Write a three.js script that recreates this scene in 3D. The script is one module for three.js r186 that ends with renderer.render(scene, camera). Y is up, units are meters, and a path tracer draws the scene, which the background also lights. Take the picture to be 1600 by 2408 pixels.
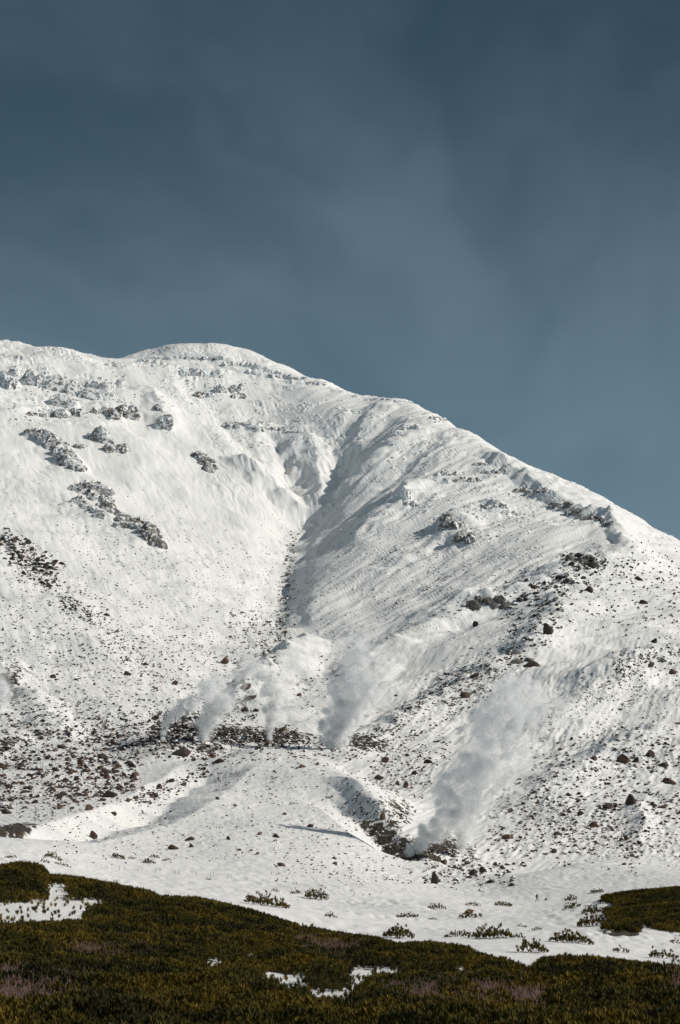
import * as THREE from 'three';
import { mergeGeometries } from 'three/addons/utils/BufferGeometryUtils.js';
import { MarchingCubes } from 'three/addons/objects/MarchingCubes.js';
import { createNoise2D, createNoise3D } from 'simplex-noise';

// ---------------------------------------------------------------- camera, sky, sun, exposure
const F = 5200, IW = 1600, IH = 2408, HORIZON = 996 / F;          // focal length in photo pixels; the lens is tilted up
const PITCH = Math.atan(HORIZON), CP = Math.cos(PITCH), SP = Math.sin(PITCH);
const scene = new THREE.Scene();
const camera = new THREE.PerspectiveCamera(2 * Math.atan(IH / 2 / F) * 180 / Math.PI, 680 / 1024, 1, 12000);
camera.position.set(0, 0, 0);
camera.rotation.x = PITCH;
const renderer = new THREE.WebGLRenderer({ antialias: true });
renderer.setSize(680, 1024);
renderer.toneMapping = THREE.LinearToneMapping;
renderer.toneMappingExposure = 0.95;
renderer.shadowMap.enabled = true;

function rng(seed) { let s = seed >>> 0; return () => { s = (s + 0x6d2b79f5) | 0; let t = Math.imul(s ^ (s >>> 15), 1 | s); t = (t + Math.imul(t ^ (t >>> 7), 61 | t)) ^ t; return ((t ^ (t >>> 14)) >>> 0) / 4294967296; }; }
const lerp = (a, b, t) => a + (b - a) * t, clamp = (x, a, b) => Math.min(b, Math.max(a, x));
const sstep = (a, b, x) => { const t = clamp((x - a) / (b - a), 0, 1); return t * t * (3 - 2 * t); };

const SUN_AZ = 98 * Math.PI / 180, SUN_EL = 33 * Math.PI / 180;
const sunDir = new THREE.Vector3(Math.cos(SUN_EL) * Math.sin(SUN_AZ), Math.sin(SUN_EL), -Math.cos(SUN_EL) * Math.cos(SUN_AZ));
const sun = new THREE.DirectionalLight(new THREE.Color(1, 0.955, 0.885), 3.35);
sun.name = 'sun';
sun.position.copy(sunDir).multiplyScalar(3000).add(new THREE.Vector3(0, 100, -1200));
sun.target.position.set(0, 100, -1200);
sun.castShadow = true; sun.shadow.radius = 1;
Object.assign(sun.shadow.camera, { left: -1400, right: 1400, top: 1400, bottom: -1400, near: 10, far: 6000 });
sun.shadow.mapSize.set(4096, 4096);
scene.add(sun, sun.target);

{ // sky: deep blue with a thin drifting veil of high cloud
  const W = 2048, H = 1024, data = new Float32Array(W * H * 4), n3 = createNoise3D(rng(21));
  const fbm = (x, y, z) => { let s = 0, a = 0.5; for (let o = 0; o < 5; o++) { s += a * n3(x, y, z); x = x * 2.03 + 7.1; y = y * 2.03 + 3.7; z = z * 2.03 + 1.3; a *= 0.5; } return s; };
  for (let j = 0; j < H; j++) {
    const el = ((j + 0.5) / H - 0.5) * Math.PI, y = Math.sin(el), c = Math.cos(el);
    for (let i = 0; i < W; i++) {
      const az = ((i + 0.5) / W - 0.5) * 2 * Math.PI, x = c * Math.cos(az), z = c * Math.sin(az);
      const deg = Math.max(0, el) * 180 / Math.PI;
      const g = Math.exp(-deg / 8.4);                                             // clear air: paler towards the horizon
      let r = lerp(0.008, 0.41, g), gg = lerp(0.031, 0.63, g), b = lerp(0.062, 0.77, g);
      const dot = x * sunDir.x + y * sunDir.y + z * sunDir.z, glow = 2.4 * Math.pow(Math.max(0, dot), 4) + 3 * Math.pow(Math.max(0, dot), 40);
      const wx = fbm(x * 3 + 5, y * 3, z * 3), wy = fbm(x * 3 - 9, y * 3 + 4, z * 3);
      const veil = sstep(-0.7, 0.75, fbm(x * 4.2 + wx * 0.6 + 23.14, y * 5.2 + wy * 0.6 + 12.49, z * 4.2 + 22.76) + 0.35 * n3(x * 2.1 + 18.75, y * 3, z * 2.1));
      const v = veil * 0.82 * Math.exp(-deg / 24);
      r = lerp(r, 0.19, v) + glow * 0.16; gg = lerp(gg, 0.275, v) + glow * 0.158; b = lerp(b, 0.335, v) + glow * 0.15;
      data.set([r, gg, b, 1], (j * W + i) * 4);
    }
  }
  const t = new THREE.DataTexture(data, W, H, THREE.RGBAFormat, THREE.FloatType);
  t.mapping = THREE.EquirectangularReflectionMapping; t.magFilter = t.minFilter = THREE.LinearFilter; t.needsUpdate = true;
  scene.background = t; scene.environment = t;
}

// ---------------------------------------------------------------- the lie of the land
// A direction in the photograph, as slope across (a = x/depth) and slope up (e = height/depth).
function ray(px, py) { const x = (px - IW / 2) / F, y = (IH / 2 - py) / F, w = CP - y * SP; return [x / w, (y * CP + SP) / w]; }
function project(x, y, z) { const d = y * SP - z * CP, u = y * CP + z * SP; return [IW / 2 + F * x / d, IH / 2 - F * u / d]; }

// survey points of the terrain: [photo x, photo y, depth in metres]
const SURVEY = [
  // close ground under the dwarf pine
  [-200, 2900, 30], [800, 2900, 30], [1800, 2900, 30], [-200, 2520, 55], [350, 2510, 57], [800, 2490, 58], [1300, 2480, 58], [1800, 2480, 58],
  [-200, 2425, 72], [75, 2425, 72], [350, 2405, 82], [700, 2400, 85], [1050, 2395, 86], [1400, 2390, 82], [1800, 2390, 82],
  [-200, 2320, 98], [75, 2318, 98], [350, 2310, 115], [680, 2308, 128], [850, 2325, 118], [1050, 2330, 115], [1350, 2285, 118], [1600, 2310, 116], [1800, 2312, 116],
  [75, 2230, 132], [350, 2210, 165], [520, 2262, 142], [800, 2250, 165], [950, 2282, 142], [1100, 2280, 146], [1230, 2292, 140], [1400, 2292, 150], [1600, 2310, 150], [1800, 2310, 150],
  [-200, 2150, 185], [75, 2148, 188], [170, 2125, 205], [230, 2150, 195], [600, 2170, 205], [800, 2215, 205], [1000, 2240, 180], [1170, 2272, 165], [1400, 2258, 195], [1600, 2284, 190], [1800, 2284, 190],
  [-200, 2045, 250], [0, 2052, 250], [130, 2076, 245], [350, 2114, 235], [480, 2130, 228], [620, 2162, 222], [740, 2195, 222],
  [-200, 2034, 300], [0, 2038, 300], [130, 2062, 300], [350, 2100, 300], [480, 2114, 290], [640, 2140, 290], [800, 2190, 270], [960, 2205, 255], [1150, 2210, 245], [1340, 2215, 245], [1480, 2236, 235], [1600, 2245, 240], [1800, 2245, 240],
  [1000, 2165, 330], [1250, 2180, 320], [1450, 2180, 300], [1600, 2186, 300], [1800, 2180, 300],
  [1470, 2112, 400], [1600, 2098, 400], [1800, 2090, 400], [1250, 2140, 420], [1000, 2125, 440],
  [-200, 1992, 420], [0, 1998, 430], [250, 2060, 440], [450, 2085, 430], [640, 2100, 430], [800, 2125, 420],
  // walkers' track and the snow apron beneath the mound
  [-200, 1972, 540], [0, 1977, 540], [150, 1995, 530], [300, 2035, 525], [500, 2055, 520], [700, 2070, 520], [900, 2090, 520], [1090, 2112, 520], [1263, 2120, 520], [1420, 2105, 520], [1600, 2085, 520], [1800, 2080, 520],
  // low snow hump in front of the right-hand talus
  [1150, 2098, 575], [1250, 2060, 600], [1390, 2028, 630], [1500, 2030, 640], [1600, 2038, 640], [1800, 2040, 640],
  [1250, 2056, 660], [1390, 2026, 690], [1600, 2030, 690],
  // the mound
  [-200, 1955, 610], [20, 1962, 605], [110, 1963, 610], [250, 1990, 590], [450, 2000, 600], [650, 2000, 610], [800, 2020, 610], [930, 2060, 600], [1030, 2085, 590],
  [260, 1925, 670], [400, 1935, 680], [550, 1930, 690], [700, 1935, 690], [800, 1960, 675], [870, 2000, 650],
  [370, 1885, 735], [480, 1860, 765], [600, 1850, 785], [720, 1860, 780], [800, 1890, 755], [860, 1930, 720],
  [450, 1822, 800], [520, 1778, 840], [600, 1758, 862], [700, 1763, 862], [790, 1788, 845], [850, 1832, 805], [905, 1885, 760],
  [520, 1790, 890], [600, 1772, 905], [700, 1775, 905], [790, 1795, 890], [860, 1838, 850],
  // hollow of the front vents
  [945, 1985, 690], [1000, 2010, 680], [1060, 1998, 700], [1040, 2040, 640], [925, 1940, 735], [1110, 2020, 690], [1150, 2050, 640],
  // boulder field left of and behind the mound
  [-200, 1915, 690], [20, 1915, 690], [120, 1905, 700], [260, 1880, 745], [350, 1838, 800], [-200, 1830, 800], [30, 1830, 800], [180, 1815, 830], [300, 1790, 865], [400, 1768, 890],
  [-200, 1740, 940], [40, 1740, 940], [200, 1730, 960], [350, 1722, 980], [480, 1738, 960], [600, 1738, 965], [720, 1738, 965], [850, 1745, 950],
  // left face
  [-250, 1650, 1010], [0, 1650, 1030], [200, 1640, 1070], [380, 1650, 1085], [500, 1672, 1070],
  [-250, 1500, 1160], [0, 1500, 1190], [150, 1500, 1225], [300, 1500, 1262], [450, 1520, 1290], [550, 1560, 1275],
  [-250, 1300, 1380], [0, 1300, 1410], [150, 1300, 1450], [300, 1300, 1492], [450, 1340, 1500], [580, 1400, 1480],
  [-250, 1100, 1620], [0, 1100, 1645], [150, 1100, 1680], [300, 1100, 1715], [450, 1140, 1720], [600, 1200, 1700],
  [-250, 960, 1780], [0, 965, 1790], [150, 960, 1825], [300, 970, 1850], [430, 970, 1880], [540, 990, 1890],
  [-250, 880, 1890], [0, 870, 1910], [150, 870, 1935], [300, 870, 1970], [430, 880, 1985], [560, 900, 1985],
  // skyline, left to right, and what falls away behind it
  [-250, 800, 1985], [0, 811, 2000], [80, 819, 2005], [155, 821, 2005], [195, 840, 2010], [235, 846, 2035], [280, 843, 2055], [330, 833, 2065], [390, 820, 2075], [450, 815, 2080], [545, 818, 2080], [590, 830, 2070],
  [640, 851, 2060], [690, 876, 2045], [760, 898, 2015], [800, 921, 1985], [835, 930, 1965], [880, 935, 1945], [940, 939, 1930], [975, 951, 1905], [1010, 970, 1880], [1050, 990, 1860], [1100, 1019, 1835], [1200, 1074, 1785], [1300, 1121, 1735], [1400, 1171, 1690], [1500, 1221, 1645], [1600, 1273, 1605], [1850, 1390, 1540],
  [-250, 840, 2120], [100, 850, 2130], [235, 862, 2130], [450, 830, 2180], [640, 870, 2160], [800, 945, 2090], [940, 970, 2030], [1100, 1060, 1930], [1300, 1165, 1830], [1500, 1265, 1740], [1600, 1320, 1700], [1850, 1440, 1640],
  [-250, 1000, 2500], [400, 980, 2550], [800, 1100, 2450], [1200, 1300, 2250], [1600, 1500, 2050], [1900, 1600, 2000],
  // the bowl and gully between the two faces
  [640, 960, 1935], [720, 960, 1925], [800, 985, 1885], [640, 1050, 1855], [720, 1050, 1860], [640, 1130, 1785], [800, 1070, 1825], [785, 1150, 1770], [715, 1222, 1722],
  [690, 1275, 1655], [676, 1350, 1560], [668, 1420, 1470], [668, 1490, 1385], [630, 1580, 1255], [560, 1640, 1150],
  // right flank
  [880, 985, 1880], [950, 1000, 1845], [900, 1060, 1790], [850, 1140, 1735], [800, 1200, 1690], [740, 1270, 1650],
  [1040, 1030, 1795], [980, 1100, 1720], [930, 1180, 1645], [850, 1250, 1590], [760, 1330, 1540], [730, 1400, 1465],
  [1110, 1078, 1735], [1200, 1125, 1690], [1300, 1180, 1630], [1370, 1215, 1585], [1440, 1235, 1550], [1480, 1290, 1490],
  [1080, 1160, 1640], [1180, 1200, 1590], [1280, 1250, 1530], [1380, 1300, 1475], [1450, 1340, 1440],
  [1000, 1250, 1560], [1100, 1300, 1500], [1200, 1350, 1440], [1300, 1400, 1385], [1400, 1400, 1390],
  [900, 1330, 1500], [1000, 1400, 1420], [820, 1420, 1430], [900, 1480, 1355], [760, 1480, 1385],
  [1530, 1290, 1530], [1600, 1330, 1510], [1850, 1450, 1440], [1520, 1380, 1420], [1600, 1420, 1390],
  [1100, 1440, 1360], [1200, 1470, 1300], [1000, 1520, 1290], [880, 1580, 1235], [780, 1580, 1260], [700, 1560, 1275], [640, 1650, 1115], [740, 1660, 1125], [840, 1660, 1130],
  [1320, 1510, 1240], [1420, 1500, 1265], [1520, 1500, 1265], [1600, 1530, 1240], [1850, 1560, 1210],
  [1100, 1560, 1215], [1200, 1600, 1150], [1320, 1620, 1110], [1450, 1620, 1110], [1600, 1620, 1120], [1850, 1650, 1100],
  [940, 1660, 1110], [1040, 1700, 1050], [1150, 1730, 1000], [1280, 1750, 970], [1420, 1740, 970], [1600, 1730, 985], [1850, 1750, 980],
  [930, 1770, 950], [1000, 1810, 890], [1100, 1840, 860], [1250, 1860, 840], [1400, 1860, 840], [1600, 1850, 850], [1850, 1860, 850],
  [960, 1880, 805], [1050, 1920, 775], [1150, 1960, 740], [1280, 1980, 725], [1420, 1975, 735], [1530, 1965, 745], [1600, 1970, 745], [1850, 1980, 745],
];
// thin-plate spline through them, over (a, 0.4 ln d)
const VS = 0.4;
const tps = (() => {
  const P = SURVEY.map(([px, py, d]) => { const [a, e] = ray(px, py); return [a, VS * Math.log(d), e]; }), n = P.length, m = n + 3;
  const k = (r2) => (r2 > 1e-14 ? 0.5 * r2 * Math.log(r2) : 0);
  const A = Array.from({ length: m }, () => new Float64Array(m + 1));
  for (let i = 0; i < n; i++) {
    for (let j = 0; j < n; j++) A[i][j] = k((P[i][0] - P[j][0]) ** 2 + (P[i][1] - P[j][1]) ** 2);
    A[i][i] += 1.5e-5;
    A[i][n] = A[n][i] = 1; A[i][n + 1] = A[n + 1][i] = P[i][0]; A[i][n + 2] = A[n + 2][i] = P[i][1]; A[i][m] = P[i][2];
  }
  for (let c = 0; c < m; c++) {
    let p = c; for (let r = c + 1; r < m; r++) if (Math.abs(A[r][c]) > Math.abs(A[p][c])) p = r;
    [A[c], A[p]] = [A[p], A[c]];
    for (let r = c + 1; r < m; r++) { const f = A[r][c] / A[c][c]; if (f) for (let q = c; q <= m; q++) A[r][q] -= f * A[c][q]; }
  }
  const w = new Float64Array(m);
  for (let r = m - 1; r >= 0; r--) { let s = A[r][m]; for (let q = r + 1; q < m; q++) s -= A[r][q] * w[q]; w[r] = s / A[r][r]; }
  const X = Float64Array.from(P, (p) => p[0]), Y = Float64Array.from(P, (p) => p[1]);
  return (a, d) => {
    const v = VS * Math.log(d); let s = w[n] + w[n + 1] * a + w[n + 2] * v;
    for (let i = 0; i < n; i++) { const dx = a - X[i], dy = v - Y[i], r2 = dx * dx + dy * dy; if (r2 > 1e-14) s += w[i] * 0.5 * r2 * Math.log(r2); }
    return s;
  };
})();

// grid of the sheet: fine where the picture looks, coarse out to the horizon
const AV = [], DV = [];
for (let a = -2.2; a < -0.2; a += 0.1 * Math.max(0.2, Math.abs(a) * 0.8)) AV.push(a);
for (let i = 0; i <= 780; i++) AV.push(lerp(-0.192, 0.192, i / 780));
for (const a of AV.slice(0).filter((x) => x < -0.195).reverse()) AV.push(-a);
{
  const knots = [[6, 0], [30, 8], [55, 16], [100, 90], [160, 150], [250, 200], [420, 255], [560, 300], [680, 370], [850, 480], [1000, 570], [1250, 690], [1500, 800], [1750, 900], [1950, 990], [2090, 1050], [2200, 1065], [2600, 1080], [3600, 1090], [6000, 1096]];
  for (let k = 0; k < knots.length - 1; k++) { const [d0, i0] = knots[k], [d1, i1] = knots[k + 1]; for (let i = i0; i < i1; i++) DV.push(lerp(d0, d1, (i - i0) / (i1 - i0))); }
  DV.push(6000);
}
const NA = AV.length, ND = DV.length, E0 = new Float32Array(NA * ND), HT = new Float32Array(NA * ND);
for (let j = 0; j < ND; j++) {
  const d = Math.min(DV[j], 2500);
  let prev = null;
  for (let i = 0; i < NA; i++) {
    const a = clamp(AV[i], -0.2, 0.2);
    E0[j * NA + i] = (i && clamp(AV[i - 1], -0.2, 0.2) === a) ? prev : tps(a, d);
    prev = E0[j * NA + i];
    HT[j * NA + i] = prev * d;
  }
}
function findA(a) { let lo = 0, hi = NA - 2; while (lo < hi) { const m = (lo + hi + 1) >> 1; if (AV[m] <= a) lo = m; else hi = m - 1; } return lo; }
function findD(d) { let lo = 0, hi = ND - 2; while (lo < hi) { const m = (lo + hi + 1) >> 1; if (DV[m] <= d) lo = m; else hi = m - 1; } return lo; }
function height(x, z) {
  const d = -z, a = x / d, i = findA(a), j = findD(d), fa = clamp((a - AV[i]) / (AV[i + 1] - AV[i]), 0, 1), fd = clamp((d - DV[j]) / (DV[j + 1] - DV[j]), 0, 1), k = j * NA + i;
  return lerp(lerp(HT[k], HT[k + 1], fa), lerp(HT[k + NA], HT[k + NA + 1], fa), fd);
}
// where the line of sight through a photo point meets the land
function hit(px, py) {
  const [a, e] = ray(px, py), i = findA(a), fa = (a - AV[i]) / (AV[i + 1] - AV[i]);
  let pe = -9;
  for (let j = 0; j < ND; j++) {
    const k = j * NA + i, ee = lerp(HT[k], HT[k + 1], fa) / DV[j];
    if (ee >= e && j > 0) { const t = clamp((e - pe) / (ee - pe), 0, 1), d = lerp(DV[j - 1], DV[j], t); if (d > 2140) return null; return new THREE.Vector3(a * d, height(a * d, -d), -d); }
    pe = ee;
  }
  return null;
}
// ridges (+) and furrows (-) along lines drawn on the land: [[photo points]], height, width on the left, width on the right
const LINES = [
  [[[712, 1030], [735, 1075], [752, 1120], [760, 1165], [738, 1210]], 12, 26, 15],
  [[[556, 1075], [600, 1115], [645, 1155], [690, 1195], [715, 1222]], 9, 20, 12],
  [[[430, 839], [500, 845], [560, 855], [640, 875], [700, 889]], 8, 6, 6],
  [[[525, 862], [600, 878], [660, 892]], 6, 5, 5],
  [[[525, 988], [600, 1001], [715, 1016]], 8, 6, 6],
  [[[540, 1006], [620, 1016], [690, 1027]], 6, 5, 5],
  [[[0, 868], [90, 880], [170, 905], [300, 925]], 4, 6, 6],
  [[[0, 965], [120, 968], [250, 985], [310, 990]], 4, 6, 6],
  [[[640, 1010], [655, 1060], [690, 1130], [712, 1190]], -7, 16, 16],
  [[[800, 1060], [795, 1110], [765, 1180], [715, 1228], [690, 1275], [676, 1350], [668, 1420], [666, 1485]], -7, 26, 18],
  [[[985, 975], [930, 1040], [860, 1110], [790, 1180]], 7, 22, 26],
  [[[900, 945], [850, 1010], [812, 1075]], 6, 18, 18],
  [[[860, 960], [815, 1040], [795, 1090]], -6, 14, 14],
  [[[1040, 1020], [960, 1090], [880, 1160], [800, 1230]], -5, 20, 20],
  [[[990, 1150], [900, 1220], [810, 1290]], 5, 24, 14],
  [[[1130, 1220], [1010, 1290], [880, 1360]], 4, 26, 16],
  [[[1480, 1310], [1380, 1340], [1300, 1380], [1190, 1410], [1100, 1420], [1000, 1480], [930, 1520], [860, 1570], [800, 1610]], 7, 24, 26],
  [[[1220, 1420], [1140, 1440], [1060, 1480]], -6, 10, 16],
  [[[1340, 1400], [1290, 1480], [1230, 1540], [1150, 1570], [1040, 1640], [900, 1730]], 6, 18, 24],
  [[[1600, 1530], [1500, 1560], [1420, 1610], [1330, 1680], [1250, 1740]], 6, 20, 26],
  [[[1560, 1700], [1440, 1760], [1330, 1840], [1240, 1900]], 4, 14, 20],
  [[[735, 1500], [690, 1535], [640, 1575], [590, 1620], [560, 1650]], 9, 12, 26],
  [[[1130, 1065], [1200, 1105], [1290, 1165], [1360, 1205], [1435, 1222], [1478, 1280], [1470, 1320]], 8, 11, 26],
  [[[0, 1560], [60, 1640], [130, 1700], [160, 1740]], 4, 12, 14],
  [[[1000, 1125], [958, 1160], [945, 1200]], 9, 12, 30],
  [[[1130, 1195], [1065, 1225], [1060, 1260]], 7, 12, 26],
  [[[1130, 1245], [1095, 1270], [1080, 1300]], 6, 12, 24],
  [[[1140, 1170], [1190, 1205]], 5, 9, 16],
  [[[150, 1170], [260, 1240], [390, 1300]], 6, 22, 16],
  [[[90, 1010], [140, 1060], [185, 1115]], 8, 18, 14],
  [[[345, 905], [375, 960], [400, 1020]], 7, 16, 20],
  [[[450, 900], [500, 960], [560, 1030], [620, 1090]], -5, 20, 20],
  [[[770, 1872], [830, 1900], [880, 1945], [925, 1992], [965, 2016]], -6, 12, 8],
  [[[60, 1966], [150, 1955], [250, 1922], [370, 1886], [450, 1824], [510, 1784]], -7, 12, 17],
  [[[1000, 2010], [1050, 2015], [1090, 2040]], -2.5, 8, 8],
  [[[785, 1835], [840, 1862], [890, 1900], [935, 1945]], 3.2, 6, 10],
  [[[1500, 1890], [1515, 1945], [1490, 1990]], 2, 6, 6],
];
const lines = LINES.map(([pts, amp, wl, wr]) => ({ p: pts.map(([x, y]) => hit(x, y)).filter(Boolean), amp, wl, wr }));
const nA = createNoise2D(rng(1)), nB = createNoise2D(rng(2)), nC = createNoise2D(rng(3)), nD = createNoise2D(rng(4)), nE = createNoise2D(rng(5)), nF = createNoise2D(rng(6));
{
  const warp = (x, z) => { const k = sstep(700, 1100, -z); return [x + k * (4 * nE(x / 34, z / 34) + 1.2 * nF(x / 10, z / 10)), z + k * (4 * nF(x / 36 + 9, z / 36) + 1.2 * nE(x / 10 + 5, z / 10))]; };
  for (const l of lines) {
    l.box = [Math.min(...l.p.map((p) => p.x)) - l.wl - l.wr - 12, Math.max(...l.p.map((p) => p.x)) + l.wl + l.wr + 12, Math.min(...l.p.map((p) => p.z)) - l.wl - l.wr - 12, Math.max(...l.p.map((p) => p.z)) + l.wl + l.wr + 12];
    l.len = [0]; for (let k = 1; k < l.p.length; k++) l.len.push(l.len[k - 1] + Math.hypot(l.p[k].x - l.p[k - 1].x, l.p[k].z - l.p[k - 1].z));
  }
  // places where the relief runs smooth or broken
  const spot = (px, py, rx, ry) => { const c = hit(px, py), s = -c.z / F; return { x: c.x, z: c.z, rx: rx * s, rz: ry }; };
  const mound = [spot(560, 1880, 300, 130), spot(400, 1970, 340, 75), spot(760, 1960, 240, 80), spot(1400, 2060, 300, 60)];
  for (let j = 0; j < ND; j++) for (let i = 0; i < NA; i++) {
    const d = DV[j], a = AV[i], x = a * d, z = -d, k = j * NA + i;
    if (Math.abs(a) > 0.23) continue;
    const edge = 1 - sstep(0.2, 0.23, Math.abs(a));
    let h = 0;
    let smooth = 1 - sstep(540, 660, d);
    for (const m of mound) { const q = ((x - m.x) / m.rx) ** 2 + ((z - m.z) / m.rz) ** 2; smooth = Math.max(smooth, 1 - sstep(0.7, 1.25, q)); }
    const far = sstep(600, 1000, d), hi = sstep(1250, 1800, d), right = sstep(-0.035, 0.01, a + 0.012 * nA(x / 90, z / 90)), rough = 1 - smooth;
    if (d > 560 && d < 2150) {
      const [wx, wz] = warp(x, z);
      for (const l of lines) {
        if (x < l.box[0] || x > l.box[1] || z < l.box[2] || z > l.box[3]) continue;
        let best = 1e9, side = 1, along = 0;
        for (let s = 0; s < l.p.length - 1; s++) {
          const A = l.p[s], B = l.p[s + 1], ux = B.x - A.x, uz = B.z - A.z, L2 = ux * ux + uz * uz, t = clamp(((wx - A.x) * ux + (wz - A.z) * uz) / L2, 0, 1), qx = wx - A.x - t * ux, qz = wz - A.z - t * uz, dd = Math.hypot(qx, qz);
          if (dd < best) { best = dd; side = qx < 0 ? -1 : 1; along = l.len[s] + t * Math.sqrt(L2); }
        }
        const w = side < 0 ? l.wl : l.wr, q = best / w;
        if (q < 1.6) { const taper = sstep(-6, 18, along) * sstep(-6, 18, l.len[l.len.length - 1] - along), f = Math.sqrt(q * q + 0.004) - 0.063; h += l.amp * taper * Math.max(0, 1 - f) * sstep(1.6, 0.7, q) * (0.85 + 0.3 * nA(along / 22, l.amp)); }
      }
      h += far * (3.2 * nA(x / 130, z / 130) + 1.5 * nB(x / 48, z / 48));
      // furrows down the fall line: left face falls to the right, right flank falls to the left
      const cl = 0.97 * x - 0.24 * z, fl = 0.24 * x + 0.97 * z;
      const sL = 0.4 * nC(cl / 13 + 0.4 * nB(x / 25, z / 25), fl / 95) + 0.12 * nD(cl / 5, fl / 30), rL = (1 - Math.abs(nE(cl / 6, fl / 30))) ** 2 * 0.9 + 0.4 * nF(cl / 3, fl / 12);
      const flow = (ux, uz) => { const fr = ux * x + uz * z, cr = uz * x - ux * z; return [0.85 * nC(cr / 11 + 0.2 * nB(x / 30, z / 30), fr / 170) + 0.5 * (1 - Math.abs(nD(cr / 5, fr / 80))) ** 2, (1 - Math.abs(nE(cr / 5, fr / 34))) ** 2 + 0.5 * nF(cr / 2.8, fr / 13) + 0.3 * nF(x / 4, z / 7)]; };
      const hiR = flow(0.63, -0.78), loR = flow(0.26, -0.966), up = sstep(1180, 1420, d), sR = lerp(0.65 * loR[0], hiR[0], up), rR = lerp(loR[1], hiR[1], up);
      h += far * rough * lerp(sL, sR, right);
      const rub = lerp(rL, rR, right), bowl = sstep(-0.075, -0.055, a) * sstep(0.02, 0, a) * sstep(1660, 1720, d) * sstep(1930, 1870, d);
      h += bowl * 0.75 * (1 - Math.abs(nE(cl / 7 + 3 + 0.8 * nB(x / 28, z / 28), fl / 70))) ** 2;
      const patch = sstep(-0.25, 0.5, nB(x / 70 + 31, z / 70) + 0.5 * nA(x / 24, z / 24 + 7));
      const craggy = Math.max(right * sstep(1480, 1600, d) * sstep(0.02, 0.06, a), sstep(1880, 1950, d) * 0.7);
      h += rough * rub * lerp(lerp(0.1, 0.2, right), lerp(lerp(0.2, 0.42, right), 0.95, craggy), patch);
      // broken, terraced rock under rime high on the face
      const ter = Math.max(sstep(-0.075, -0.1, a) * sstep(1740, 1830, d), sstep(1900, 1960, d)) * sstep(0.05, -0.02, a) * sstep(2075, 2030, d) * patch;
      if (ter > 0.01) { const H0 = HT[k] + h + 6 * nA(x / 60, z / 60), st = 9, fr2 = H0 / st - Math.floor(H0 / st); h += ter * st * 0.55 * (sstep(0.25, 0.75, fr2) - fr2); h += ter * 0.9 * nF(x / 9, z / 14) * (1 - Math.abs(nE(x / 16, z / 20))); }
    }
    // wind drifts on the smooth snow
    if (d > 90 && d < 900) {
      const dr = 0.16 * nC(x / 7 + nB(x / 30, z / 30), z / 14) + 0.07 * nD(x / 2.2, z / 5) + 0.5 * nA(x / 40, z / 55);
      h += smooth * dr * lerp(0.4, 1.1, sstep(100, 450, d)) ;
      const bumps = sstep(0.15, 0.6, nB(x / 34 + 4, z / 60)) * sstep(540, 420, d) * sstep(200, 280, d);
      h += 0.6 * bumps * (0.45 * Math.abs(nE(x / 4.5, z / 9)) + 0.2 * nF(x / 2, z / 4.5));
    } else if (d <= 90) h += 0.12 * nA(x / 12, z / 12);
    HT[k] += h * edge;
  }
}

// ---------------------------------------------------------------- materials
const col = (r, g, b) => new THREE.Color().setRGB(r, g, b);
const snowMat = new THREE.MeshStandardMaterial({ name: 'snow', roughness: 0.92, vertexColors: true });
const rimeMat = new THREE.MeshStandardMaterial({ name: 'rime', color: col(0.8, 0.8, 0.79), roughness: 0.95 });
const rockTones = [[0.085, 0.053, 0.037], [0.054, 0.038, 0.03], [0.115, 0.07, 0.048], [0.042, 0.036, 0.032], [0.17, 0.125, 0.095], [0.1, 0.058, 0.038]]
  .map((c, i) => new THREE.MeshStandardMaterial({ name: 'rock_' + i, color: col(...c), roughness: 0.95, flatShading: true, vertexColors: true }));
const crustMat = new THREE.MeshStandardMaterial({ name: 'crag', color: col(0.16, 0.145, 0.135), roughness: 0.95, flatShading: true, vertexColors: true });
const paleCrag = new THREE.MeshStandardMaterial({ name: 'frosted_crag', color: col(0.36, 0.345, 0.33), roughness: 0.95, flatShading: true, vertexColors: true });
{ // grain in the snow and frost
  const N = 512, make = (f) => { const d = new Uint8Array(N * N * 4); for (let y = 0; y < N; y++) for (let x = 0; x < N; x++) { const v = f(x, y); d.set([v, v, v, 255], (y * N + x) * 4); } const t = new THREE.DataTexture(d, N, N); t.wrapS = t.wrapT = THREE.RepeatWrapping; t.magFilter = THREE.LinearFilter; t.needsUpdate = true; return t; };
  const r = rng(77), g = new Float32Array(N * N); for (let i = 0; i < g.length; i++) g[i] = r();
  const at = (x, y, s) => { const M = N / s, fx = x / s, fy = y / s, x0 = Math.floor(fx), y0 = Math.floor(fy), u = fx - x0, v = fy - y0, q = (a, b) => g[((b % M + M) % M) * N + (a % M + M) % M]; return lerp(lerp(q(x0, y0), q(x0 + 1, y0), u), lerp(q(x0, y0 + 1), q(x0 + 1, y0 + 1), u), v); };
  const bump = make((x, y) => 255 * (0.4 * at(x, y, 32) + 0.3 * at(x, y, 8) + 0.2 * at(x, y, 4) + 0.1 * at(x, y, 1)));
  snowMat.bumpMap = bump; snowMat.bumpScale = 0.1;
}

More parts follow.
